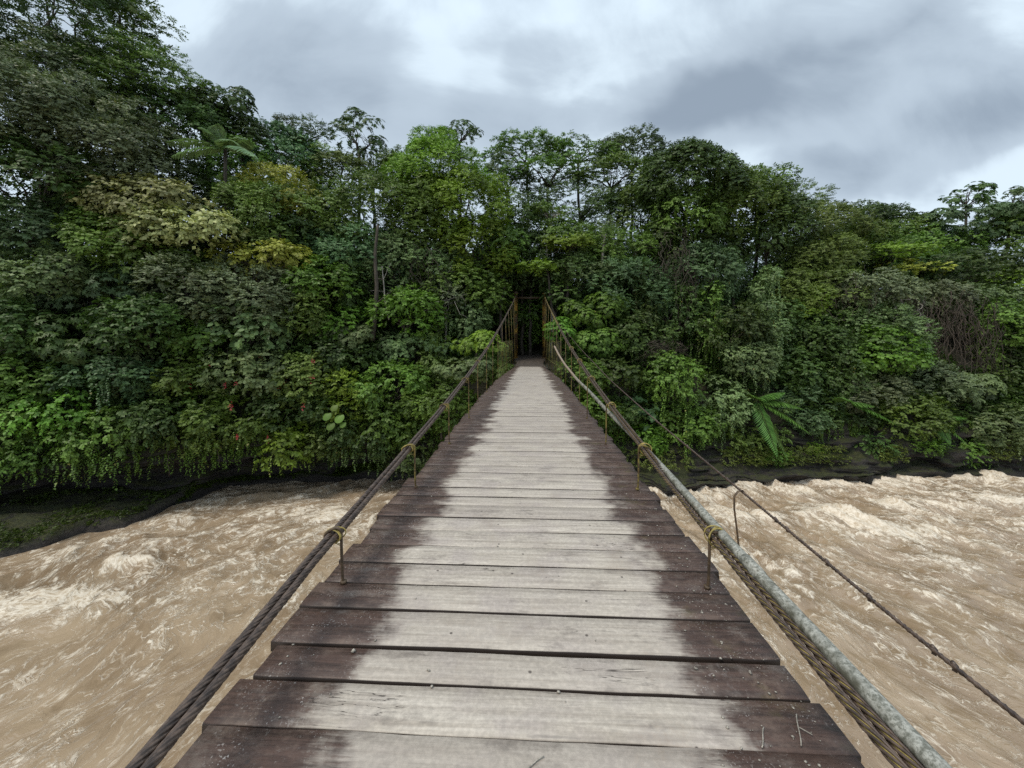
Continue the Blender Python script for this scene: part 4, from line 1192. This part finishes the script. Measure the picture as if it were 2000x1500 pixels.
T('drape', 700, 850, 0.0, 150, 80, 'dk', 'dark curtain of narrow ferns over the rock lip', name='creeper', cat='creeper', hang=1.3, skirt=1.0)
T('drape', 800, 880, -0.3, 110, 70, 'dk', 'dark hanging ferns just left of the deck edge', name='creeper', cat='creeper', hang=1.2, skirt=.7)
T('shrub', 640, 850, 0.1, 100, 70, 'olive', 'olive lip shrub beneath the round leaved plant', hang=.4, skirt=.5)
# --- beside the bridge on the left
T('ros', 930, 672, -1.5, 100, 46, 'lime', 'light yellow green layered shrub touching the left cable', lscale=.55)
T('ros', 905, 720, -1.8, 120, 50, 'sage', 'light green layered shrub, second tier below the left cable', lscale=.55)
T('ros', 955, 735, -1.2, 90, 60, 'mid', 'leafy shrub pushing against the deck edge under the left cable', lscale=.55)
T('shrub', 860, 775, -1.0, 130, 70, 'mid', 'mid green shrub just left of the hanger rods', lscale=.8)
T('shrub', 900, 812, -1.0, 110, 60, 'mid', 'lowest leafy shrub against the left deck edge', lscale=.8)
T('tree', 900, 610, 3.2, 90, 70, 'dk', 'dark shaded shrub left of the far tower post', name='shrub', cat='shrub')
T('fine', 870, 590, 2.8, 60, 70, 'grey', 'pale grey brushwood clump between green crowns', bare=14, kmul=.4, trunk='pale', name='brushwood', cat='brushwood')
T('drape', 905, 620, 2.2, 90, 70, 'sage', 'pale creeper hanging on the slope left of the tower', name='creeper', cat='creeper', hang=.8, skirt=.6)
T('tree', 960, 560, 9, 150, 140, 'dk', 'dark shaded tree behind the left tower post')
T('tree', 1037, 520, 7.5, 130, 70, 'dk', 'dark crown arching over the far tower and its path')
T('shrub', 1035, 655, 9.5, 90, 60, 'mid', 'dim shrub closing the end of the path between the posts')
T('tree', 1040, 600, 11, 150, 110, 'mid', 'deep shaded foliage closing the path between the posts')
T('tree', 1020, 500, 8, 130, 90, 'dk', 'dark understorey crown above the bridge gap')
# --- centre skyline
T('umbrella', 1030, 300, 13, 170, 50, 'mid', 'flat layered umbrella crown over the bridge, left one', kmul=1.3)
T('umbrella', 1130, 300, 12, 150, 44, 'mid', 'flat layered umbrella crown over the bridge, middle one', kmul=1.3, seedx=4)
T('umbrella', 1070, 345, 11, 220, 44, 'mid', 'wide flat crown tier beneath the two left umbrella crowns', kmul=1.2)
T('tree', 1235, 295, 13, 100, 60, 'dk', 'dark rounded crown at the right of the umbrella tops', kmul=1.2)
T('umbrella', 1195, 345, 11, 160, 60, 'mid', 'layered green crown under the dark rounded top', kmul=1.2)
T('airy', 1130, 395, 12, 220, 110, 'sage', 'lacy see through crown with sky specks over the bridge', kmul=1.3)
T('airy', 1210, 430, 12, 170, 120, 'sage', 'silvery lacy crown left of the vine covered tree', kmul=1.4)
T('umbrella', 1075, 420, 7, 110, 30, 'mid', 'small flat crown on a slender pale trunk', trunk='pale', kmul=1.2, trunk_px=(1078, 560))
T('umbrella', 1112, 478, 3.4, 100, 34, 'lime', 'small lime flat crown above the right tower post', kmul=2.0)
T('umbrella', 1045, 524, 3.8, 74, 30, 'lime', 'smallest lime flat crown right above the bridge path', kmul=2.0, trunk_px=(1096, 640))
T('fine', 1165, 470, 7.5, 90, 60, 'sage', 'thin crown on a forked white trunk', trunk='pale', trunk_px=(1180, 520), kmul=.6, bare=3)
T('tree', 1120, 550, 4.6, 120, 90, 'dk', 'dark crown behind the right tower post')
T('fine', 1210, 490, 5.2, 130, 80, 'mid', 'green crown between the white trunk and the vine column')
T('fine', 1230, 560, 4.0, 130, 100, 'blue', 'bluish leafy crown left of the vine column')
T('tree', 1085, 470, 6.0, 120, 70, 'mid', 'green crown in the gap behind the small flat crowned tree')
T('tree', 1000, 430, 8.5, 110, 90, 'dk', 'dark tree right of the lime green tree above the gap')
T('fine', 1150, 520, 5.5, 120, 70, 'sage', 'greyish crown low between the two pale trunks')
T('airy', 990, 350, 12, 90, 90, 'dk', 'thin dark crown between the lime tree and the umbrella crowns', kmul=1.5)
T('tree', 1260, 400, 8.5, 90, 110, 'mid', 'green crown tucked behind the left shoulder of the vine covered tree')
T('tree', 640, 420, 8.0, 130, 100, 'dk', 'dark crown behind the yellow topped tree and the glossy crown')
T('tree', 400, 430, 7.0, 160, 110, 'dk', 'dark crown behind the pale leaves')
T('tree', 590, 470, 4.6, 100, 90, 'dk', 'dark green crown right of the creeper hung olive tree')
T('tree', 200, 400, 5.6, 200, 90, 'dk', 'nearly black crown left above the pale cream leaves')
T('tree', 980, 480, 5.4, 70, 90, 'mid', 'narrow green crown at the right edge of the lime tree')
# --- vine tower
T('tree', 1340, 350, 4.8, 160, 110, 'dk', 'rounded dark top of the tall vine covered tree', kmul=1.8, hang=.4)
T('tree', 1350, 475, 6.5, 150, 100, 'dk', 'dark inner crown filling the tall tree behind its vine cloak', kmul=1.3)
T('drape', 1345, 420, 4.2, 150, 110, 'mid', 'leafy vine cloak on the shoulders of the tall tree', name='creeper', cat='creeper', hang=.5, kmul=1.5)
T('drape', 1300, 500, 4.4, 80, 130, 'dk', 'dark vine wrapped column below the tall rounded top', name='creeper', cat='creeper', hang=1.6, bare=4, kmul=.9)
T('drape', 1375, 530, 3.6, 140, 120, 'blue', 'bluish vine cloak bulging in front of the dark column', name='creeper', cat='creeper', hang=.4, kmul=1.5)
T('tree', 1440, 400, 5.5, 130, 130, 'mid', 'green crown joined to the right of the tall rounded top', hang=.3, kmul=1.5)
T('tree', 1480, 370, 7.5, 90, 70, 'mid', 'upright crown tip at the right shoulder of the tall tree')
T('tree', 1500, 440, 6.0, 110, 110, 'dk', 'dark green crown right of the vine cloak')
T('airy', 1570, 385, 12, 95, 60, 'sage', 'sparse silvery crown against the clouds right of the tall tree', kmul=1.2)
T('drape', 1310, 610, 2.8, 150, 110, 'dk', 'shaded vine tangle at the foot of the dark column', name='creeper', cat='creeper', hang=.9, bare=4, kmul=1.3)
T('drape', 1420, 640, 2.4, 150, 100, 'dk', 'dark vine curtain below the bluish cloak', name='creeper', cat='creeper', hang=.9, kmul=1.3)
T('drape', 1455, 700, 1.6, 110, 80, 'sage', 'grey green weeping shrub bulging over the big ferns', name='weeping_shrub', cat='shrub', hang=.9, kmul=1.6)
# --- right of the bridge, low
T('ros', 1165, 610, 2.4, 140, 70, 'emer', 'bright layered shrub right of the tower post, upper tier', lscale=.6)
T('ros', 1170, 668, 1.4, 130, 60, 'mid', 'layered green shrub right of the tower post, lower tier', lscale=.6)
T('ros', 1090, 650, 0.6, 50, 50, 'emer', 'small bright leafy shrub behind the yellow railing and cable', lscale=.5)
T('tree', 1240, 660, 1.9, 130, 110, 'dk', 'dark leafy bush between the thin cable and the vine tangle', name='shrub', cat='shrub')
T('broad', 1210, 735, 0.7, 100, 60, 'dk', 'dark shrub of large round leaves behind the pale pipe', lscale=.9)
T('shrub', 1125, 735, -1.0, 90, 60, 'mid', 'leafy shrub against the right deck edge by the pipe tip', lscale=.8)
T('shrub', 1160, 800, -1.2, 80, 70, 'emer', 'small green shrub below the pale pipe at the deck edge', lscale=.8)
T('drape', 1310, 740, 0.8, 110, 110, 'mid', 'feathery green curtain left of the dark hollow', name='creeper', cat='creeper', hang=.9)
T('shrub', 1330, 830, 0.2, 130, 80, 'mid', 'drooping green fringe above the layered rock', hang=.9, skirt=.4)
T('shrub', 1240, 860, -0.2, 100, 60, 'emer', 'bright green low plants on the rock below the thin cable', lscale=.8, hang=.3)
T('drape', 1400, 790, 0.5, 100, 100, 'sage', 'greyish hanging fringe left of the big fern', name='creeper', cat='creeper', hang=1.1, skirt=.3)
T('broad', 1245, 800, 0.0, 55, 50, 'blue', 'single rosette of large bluish leaves crossed by the thin cable', lscale=1.1, kmul=.8)
T('shrub', 1200, 800, 0.2, 80, 90, 'dk', 'dark undergrowth shrub between pipe and thin cable')
# --- right wall
T('fine', 1590, 445, 8.5, 170, 90, 'olive', 'yellowish olive crown right of the dark crown')
T('fine', 1600, 500, 6.0, 160, 80, 'olive', 'olive green crown under the yellowish skyline crown', seedx=2)
T('tree', 1660, 430, 15, 160, 60, 'dk', 'distant dark domed crown on the skyline')
T('tree', 1740, 455, 14, 140, 60, 'mid', 'distant green crown with a brighter top right of the domed crown')
T('tree', 1660, 480, 10, 150, 80, 'mid', 'mid green crown between olive crown and lime sprays')
T('umbrella', 1725, 500, 6.5, 160, 44, 'lime', 'lime green flat sprays above the vine mound, left ones', kmul=1.3)
T('umbrella', 1770, 528, 5.5, 120, 36, 'yel', 'yellow green flat sprays above the vine mound, right ones', kmul=1.2)
T('palmate', 1795, 428, 15, 85, 26, 'dk', 'two flat topped parasol leaved treetops left of the tallest parasol tree', name='parasol_tree', cat='tree', lscale=.9)
T('palmate', 1890, 385, 15, 95, 50, 'dk', 'tallest parasol leaved tree on the skyline', name='parasol_tree', cat='tree', lscale=.9, kmul=1.2)
T('palmate', 1975, 395, 15, 90, 55, 'dk', 'parasol leaved tree on the skyline at the picture edge', name='parasol_tree', cat='tree', lscale=.9, kmul=1.2)
T('palmate', 1900, 440, 10, 180, 90, 'blue', 'dark bluish feathery spreading tree below the parasol treetops', kmul=3.2, lscale=1.0)
T('tree', 1810, 480, 11, 160, 70, 'mid', 'green crown filling the gap left of the bluish spreading tree')
T('tree', 1975, 465, 9, 130, 110, 'mid', 'green crown at the picture edge under the parasol tree')
T('tree', 1880, 530, 6.5, 190, 60, 'dk', 'dark shaded crown beneath the bluish spreading tree')
T('broad', 1975, 560, 4.2, 120, 70, 'lime', 'light green broad leaved crown at the picture edge', lscale=.6)
T('fine', 1585, 570, 4.4, 170, 100, 'olive', 'loose olive crown with light leaf tips in the right slope', bare=3)
T('broad', 1570, 600, 3.4, 60, 60, 'lime', 'small light leaved sprig bush among the olive crowns', lscale=.5, kmul=.8)
T('drape', 1700, 565, 4.0, 190, 70, 'grey', 'grey green vine mound, left half, over the brown twig tangle', name='creeper', cat='creeper', hang=.5, kmul=1.6, bare=4)
T('drape', 1810, 580, 3.6, 170, 60, 'grey', 'grey green vine mound, right half, over the brown twig tangle', name='creeper', cat='creeper', hang=.5, kmul=1.6, bare=4)
T('drape', 1900, 580, 4.0, 150, 50, 'sage', 'flat green shelf of creepers at the right of the vine mound', name='creeper', cat='creeper', kmul=1.6)
T('fine', 1700, 650, 3.0, 150, 120, 'sage', 'dim shrub left of the brown twig tangle', bare=4, kmul=.9)
T('shrub', 1590, 665, 2.6, 170, 90, 'dk', 'glossy dark arch of vines over a black hollow', hang=.4)
T('shrub', 1650, 640, 2.9, 90, 70, 'mid', 'lighter green bush on top of the glossy arch')
T('shrub', 1545, 720, 2.0, 120, 90, 'dk', 'black green shrub inside the hollow above the ferns', kmul=.8)
T('broad', 1725, 690, 1.6, 130, 100, 'emer', 'bright broad leaved bush in the middle of the right slope', lscale=.75)
T('drape', 1640, 730, 1.9, 80, 110, 'dk', 'narrow vine curtain left of the bright broad leaved bush', name='creeper', cat='creeper', hang=1.0)
T('shrub', 1960, 640, 3.2, 150, 100, 'mid', 'layered green bush at the picture edge right of the twig tangle')
T('drape', 1960, 740, 1.8, 130, 130, 'dk', 'dark leaf curtain with light tips at the picture edge', name='creeper', cat='creeper', hang=.9)
T('fine', 1800, 745, 1.5, 120, 80, 'grey', 'dull grey leafed shrub at the foot of the twig tangle', bare=4)
T('ros', 1870, 760, 1.2, 130, 80, 'sage', 'shrub of long narrow star leaves below the brown tangle', lscale=1.1, kmul=.9)
T('fine', 1570, 780, 1.0, 120, 90, 'blue', 'low bluish shrub between the two big ferns')
T('fine', 1690, 765, 1.0, 110, 50, 'grey', 'silvery twigged low shrub above the small fern', bare=4)
T('shrub', 1760, 810, 0.6, 160, 80, 'mid', 'rounded small leaved bush over the rock ledge')
T('shrub', 1620, 820, 0.4, 130, 60, 'dk', 'dark trailing shrub on the rock ledge under the big fern', hang=.4)
T('shrub', 1930, 835, 0.2, 130, 90, 'sage', 'grey green bush hanging over the rock at the right', hang=.3, bare=3)
T('shrub', 1985, 790, 0.7, 90, 80, 'mid', 'green bush at the picture edge over the dark rock')
T('drape', 1475, 850, 0.2, 110, 50, 'olive', 'olive grasses trailing from the rock lip below the big fern', name='creeper', cat='creeper', hang=.8)
T('shrub', 1500, 885, -0.3, 60, 34, 'emer', 'vivid small tuft growing on the rock face', lscale=.7)
T('shrub', 1590, 880, -0.3, 26, 20, 'lime', 'tiny yellow green fern tuft on the mossy rock', lscale=.6)
T('shrub', 1790, 868, -0.3, 90, 30, 'emer', 'green fringe of small plants on the rock ledge', lscale=.7)
for (a_, b_, o_, w_, h_, c_, l_) in [
        (255, 700, 0.6, 46, 150, 'sage', 'narrow greyish leaf curtain beside the black hollow on the left slope'),
        (330, 690, 1.0, 40, 170, 'dk', 'dark vine rope with leaves on the right edge of the black hollow'),
        (540, 640, 1.4, 46, 150, 'grey', 'grey leafy vine hanging down left of the vivid green bush'),
        (745, 710, 0.9, 40, 120, 'dk', 'dark vine column hanging below the grey upright trunk'),
        (690, 560, 2.4, 50, 150, 'dk', 'dark leafy vine column right of the vivid green bush'),
        (850, 690, 1.2, 50, 130, 'mid', 'green vine curtain dropping from the brushwood clump'),
        (1255, 600, 2.6, 44, 180, 'dk', 'long dark creeper column left of the shaded vine tangle'),
        (1380, 620, 2.2, 46, 170, 'mid', 'mid green vine rope hanging from the bluish cloak'),
        (1500, 600, 2.6, 50, 190, 'sage', 'long greyish vine curtain right of the bluish cloak'),
        (1540, 640, 2.4, 36, 120, 'dk', 'short dark vine rope above the black hollow in the right slope'),
        (1905, 690, 1.8, 40, 150, 'mid', 'leafy vine rope between the brown tangle and the layered bush'),
        (400, 790, 0.2, 44, 110, 'mid', 'green runner curtain at the lip between two drooping shrubs'),
        (60, 880, -0.2, 60, 60, 'mid', 'low leafy runners hanging over the dark undercut near the picture edge'),
        (1420, 860, -0.1, 60, 60, 'mid', 'green runners hanging down the rock left of the big fern'),
        (1700, 865, -0.1, 80, 44, 'dk', 'dark runners spilling over the layered rock right of the small fern'),
        (1880, 880, -0.1, 70, 50, 'mid', 'green runners hanging on the dark rock at the right')]:
    T('drape', a_, b_, o_, w_, h_, c_, l_, name='creeper', cat='creeper', hang=1.6, skirt=.5, kmul=.9)
# --- big ferns
fronded('tree_fern', 'fern', 1475, 780, -0.9, [(1502, 865, -1.2), (1482, 858, -1.5), (1545, 835, -1.3), (1552, 795, -1.0), (1530, 760, -.6), (1455, 765, -.4)], 'fern',
        'largest fern with broad drooping fronds over the rock right of the bridge', 1.15, 0.11, 0.30, tri=True, n_=32)
fronded('tree_fern', 'fern', 1655, 785, -0.9, [(1714, 822, -1.2), (1690, 790, -.8), (1625, 770, -.6)], 'fern', 'smaller fern with one bright frond pointing right', 0.9, 0.10, 0.3, tri=True, n_=30)
fronded('tree_fern', 'fern', 1825, 815, -0.2, [(1822, 852, -1.0), (1850, 855, -1.0), (1875, 812, -.6), (1800, 800, -.4)], 'fern', 'dim fern beside the black hollow at the rock ledge', 0.9, 0.10, 0.3, tri=True, n_=28)
fronded('fern', 'fern', 215, 360, 3.6, [(190, 335, -.4), (235, 395, -.8), (180, 380, -.6)], 'fern', 'dim feathery frond plant under the grey green crown', 0.6, 0.07, 0.3, n_=24)

# round leaved plant
def round_leaves():
    D = depth_at(645, 815, -0.2)
    c0 = P(645, 815, D)
    root = empty('round_leaved_plant', tuple(c0))
    b = MB()
    for (px, py, rr_) in [(638, 813, 8), (662, 817, 9), (645, 832, 8), (652, 796, 7), (669, 829, 6)]:
        c_ = P(px, py, D - 1.7)
        R0 = rr_ / FPX * D
        an = np.linspace(0, 2 * np.pi, 14, endpoint=False)
        rad_ = R0 * (1 - 0.35 * np.exp(-((an - np.pi / 2) / 0.35) ** 2))
        ex = np.array([1, 0, 0.1]); ey = np.array([0.05, 0.45, 0.89])
        nrm = np.cross(ex, ey)
        pts = c_ + np.cos(an)[:, None] * ex * rad_[:, None] + np.sin(an)[:, None] * ey * rad_[:, None] - nrm * 0.06
        lf = MB()
        lf.add(np.vstack([pts, c_ + ey * R0 * 0.4]), [[(i, (i + 1) % 14, 14) for i in range(14)]], rnd.uniform(.2, .6))
        reparent(lf.build('leaf', leaf_mat('mid'), smooth=True), root)
        b.tube([c_ + ey * R0 * 0.4 + (0, .02, 0), c0 + (0, 1.0, -0.5)], 0.02, 5)
    reparent(b.build('stems', leaf_mat('olive')), root)
    tag(root, 'plant with five large round bright leaves low on the left slope', 'plant')
round_leaves()

# brown tangle of bare vines
def tangle(px, py, off, w_, h_, n_, label, mat=M_TWIG, seed=3, rad=0.035):
    D = depth_at(px, py, off)
    c0 = P(px, py, D)
    r = np.random.default_rng(seed)
    rx, rz_ = w_ / FPX * D / 2, h_ / FPX * D / 2
    b = MB()
    for i in range(n_):
        x = r.uniform(-1, 1) * rx
        z0 = rz_ * r.uniform(0.3, 1.0)
        ln = rz_ * r.uniform(0.5, 1.8)
        k = 14
        t = np.linspace(0, 1, k)
        wx = np.cumsum(r.normal(0, 0.17, k)) + r.normal(0, 1.0) * t + r.uniform(0, .35) * np.sin(t * r.uniform(3, 9) + r.uniform(0, 6))
        wy = np.cumsum(r.normal(0, 0.06, k))
        p = np.stack([c0[0] + x + wx, c0[1] - 0.9 + r.uniform(-.4, .6) + wy, c0[2] + z0 - ln * t], -1)
        b.tube(p, np.linspace(1, .4, k) * rad * r.uniform(.25, 1.1), 5, cap=False)
    for i in range(int(n_ * .9)):
        p0 = c0 + r.uniform(-1, 1, 3) * [rx, .3, rz_] + (0, -1.0, 0)
        d = unit(r.normal(0, 1, 3) * [1, .2, .8])
        limb(b, p0, p0 + d * r.uniform(.8, 2.2), rad * .5, rad * .15, r, 8, 1.2)
    o = b.build('dry_vine_tangle', mat, smooth=True)
    tag(o, label, 'dry vines')
tangle(1820, 665, 2.2, 110, 190, 85, 'brown tangle of bare hanging vines in the right slope', seed=3)
tangle(1900, 680, 2.0, 60, 200, 34, 'thin strip of pale bare vines right of the brown tangle', M_BARK, 5, .028)
tangle(1310, 560, 2.6, 70, 200, 34, 'dark bare stems wrapping the vine column', M_BARK, 8, .035)
tangle(1290, 690, 0.9, 60, 60, 34, 'purplish brown dead twig clump right of the thin cable', M_TWIG, 9, .02)
tangle(1650, 590, 2.4, 90, 110, 14, 'few slanting brown stems above the glossy vine arch', M_TWIG, 10, .03)
tangle(1760, 620, 2.2, 60, 80, 8, 'pale crooked bough left of the brown tangle', M_PBARK, 12, .035)
tangle(510, 560, 1.6, 120, 110, 40, 'thin dry creepers dangling below the yellow ledge', M_TWIG, 14, .018)
tangle(790, 560, 2.4, 150, 160, 26, 'grey bare twigs in front of the sage green crown', M_BARK, 15, .02)

# visible trunks
def bare_trunk(name, pts, off, r0, r1, mat, label, cat='tree'):
    D = depth_at(pts[0][0], pts[0][1], off)
    p = np.array([P(a, b_, D) for a, b_ in pts])
    b = MB()
    t = np.linspace(0, len(p) - 1, 24)
    q = np.stack([np.interp(t, np.arange(len(p)), p[:, i]) for i in range(3)], -1)
    b.tube(q, np.linspace(r0, r1, 24), 8)
    r = np.random.default_rng(int(pts[0][0]))
    for k in range(3): limb(b, q[8 + 5 * k], q[8 + 5 * k] + r.normal(0, .8, 3) * [1, .3, 1] + (0, 0, .6), r1 * .6, .01, r)
    tag(b.build(name, mat, smooth=True), label, cat)
bare_trunk('slender_tree', [(727, 665), (733, 615), (736, 560), (732, 500), (738, 440)], 0.9, 0.19, 0.10, M_BARK, 'grey upright trunk standing before the dark crowns left of the bridge')
bare_trunk('slender_tree', [(760, 625), (752, 590), (750, 560), (746, 520)], 0.9, 0.06, 0.03, M_PBARK, 'thin crooked pale stem right of the grey upright trunk')
bare_trunk('slender_tree', [(1080, 640), (1074, 570), (1070, 520), (1066, 460)], 4.4, 0.05, 0.03, M_PBARK, 'slender pale trunk rising behind the right tower post')
bare_trunk('slender_tree', [(1176, 520), (1178, 490), (1180, 470), (1184, 455)], 3.6, 0.11, 0.07, M_PBARK, 'forked white trunk showing between crowns right of the bridge')
for (a, b1, c1, lab) in [(326, 862, 930, 'longest thin root dangling in front of the black undercut'), (1337, 872, 950, 'thin aerial root hanging over the rock right of the bridge'), (424, 850, 905, 'short faint root dangling from the brown earth lip')]:
    D = depth_at(a, b1, -0.6)
    p0, p1 = P(a, b1 - 30, D), P(a + 4, c1, D)
    b = MB()
    limb(b, p0, p1, 0.028, 0.018, np.random.default_rng(a), 12, 0.25)
    tag(b.build('hanging_root', M_BARK, smooth=True), lab, 'root')

# undergrowth over the slope itself
def undergrowth():
    r = np.random.default_rng(99)
    lv = Leaves(98)
    n_ = 52000
    x = r.uniform(-42, 48, n_)
    t = r.random(n_) ** 0.8
    pr = profile(x)[6:10]
    seg_ = np.minimum((t * 3).astype(int), 2)
    k = t * 3 - seg_
    ii_ = np.arange(n_)
    a, c_ = pr[seg_, ii_], pr[seg_ + 1, ii_]
    yz = a * (1 - k[:, None]) + c_ * k[:, None]
    p = np.stack([x, yz[:, 0] - r.uniform(0, .5, n_), yz[:, 1] + .1 + r.uniform(0.2, 1, n_) * (0.3 + 3.2 * fbm(x * .45, yz[:, 0] * .45, 4, 2) ** 2)], -1)
    keep = (np.abs(p[:, 0]) > 1.9) & (fbm(p[:, 0] * .32, p[:, 2] * .32, 44, 3) > .44)
    p = p[keep]
    d = r.normal(0, .6, (len(p), 3)) + [0, -.7, .35]
    lv.sprig(p, d, 'pin', .30, .15, 6, .45, .3)
    o = lv.build('undergrowth', leaf_mat('dk'))
    TOTAL[0] += lv.count()
    tag(o, kind='stuff')
undergrowth()
def understorey():
    r = np.random.default_rng(199)
    lv = Leaves(198)
    nl = 580
    x = r.uniform(-44, 52, nl)
    x[520:] = r.uniform(-5, 5, 60)
    o = r.uniform(4, 19, nl)
    o[520:] = r.uniform(12, 19, 60)
    y = yl(x) + o
    x = np.where((np.abs(x) < 4.5) & (o < 13), x + np.sign(x) * 4.5, x)
    z = np.array([ground_z(a, b_) for a, b_ in zip(x, y)]) + r.uniform(0.3, 5.5, nl) * (0.55 + 0.45 * (o > 6))
    c = np.stack([x, y, z], -1)
    lr = r.uniform(0.9, 1.7, nl)
    n_ = 52000
    pk = r.integers(0, nl, n_)
    d = unit(r.normal(0, 1, (n_, 3)) + [0, -.5, .5])
    pos = c[pk] + d * (lr[pk] * r.uniform(.5, 1, n_) ** .4)[:, None] * [1.2, 1.2, .8]
    lv.sprig(pos, d * .8 + r.normal(0, .35, (n_, 3)) - [0, 0, .2], 'pin', .30, .15, 6, .45, .3, tone=r.random(nl)[pk], nrm=d + np.array([0, 0, .3]))
    ob = lv.build('understorey_foliage', leaf_mat('dk'))
    TOTAL[0] += lv.count()
    tag(ob, kind='stuff')
understorey()
# fringe of creepers that trails over the lip of the bank
def fringe():
    r = np.random.default_rng(55)
    lv = Leaves(56)
    x = r.uniform(-34, 46, 1500)
    x = x[(fbm(x * .35, x * 0, 12, 3) > .42)]
    pr = profile(x)
    tp = np.stack([x, pr[6, :, 0] - r.uniform(0, .35, len(x)), pr[6, :, 1] + r.uniform(-.1, .6, len(x))], -1)
    strands(lv, None, tp, r.uniform(.3, 1.6, len(x)) ** 1.4 * np.where(x > 4, 1.25, 1.0), .15, .09, r)
    o = lv.build('ground_cover', leaf_mat('mid'))
    tag(o, kind='stuff')
fringe()
# moss and weeds on the rock ledges right of the bridge
def ledge_weeds():
    r = np.random.default_rng(65)
    lv = Leaves(66)
    n_ = 3000
    x = r.uniform(4, 44, n_)
    x = x[fbm(x * .5, x * 0, 17, 3) > .45]
    n_ = len(x)
    pr = profile(x)
    k = r.uniform(.35, 1.0, n_)
    yz = pr[3] * (1 - k[:, None]) + pr[4] * k[:, None]
    p = np.stack([x, yz[:, 0] - .35 - r.uniform(0, .3, n_), yz[:, 1]], -1)
    lv.sprig(p, r.normal(0, .5, (n_, 3)) + [0, -1, .2], 'pin', .13, .06, 6, .25, .4)
    tag(lv.build('rock_moss', leaf_mat('olive')), kind='stuff')
ledge_weeds()
def ledge_moss():
    r = np.random.default_rng(75)
    lv = Leaves(76)
    n_ = 16000
    x = r.uniform(-36, -11, n_)
    k = r.random(n_)
    pr = profile(x)
    yz = pr[2] * (1 - k[:, None]) + pr[3] * k[:, None]
    keep = (fbm(x * .55, yz[:, 0] * .55, 19, 4) + r.normal(0, .06, n_) > .47)
    x, yz = x[keep], yz[keep]
    # height of the displaced ledge at the same spot
    p = np.stack([x, yz[:, 0], yz[:, 1] + .02 + (fbm(x * 0.5, yz[:, 0] * 1.1, 21, 5) - 0.5) * 0.7 + (np.floor(fbm(x * 0.22, yz[:, 0] * 0.55, 27, 3) * 7) / 7 - 0.5) * 0.35], -1)
    lv.sprig(p, r.normal(0, .7, (len(p), 3)) + [0, -.3, .8], 'pin', .10, .05, 5, .14, .2)
    tag(lv.build('ledge_moss', leaf_mat('moss')), kind='stuff')
ledge_moss()
print('LEAVES', TOTAL[0])
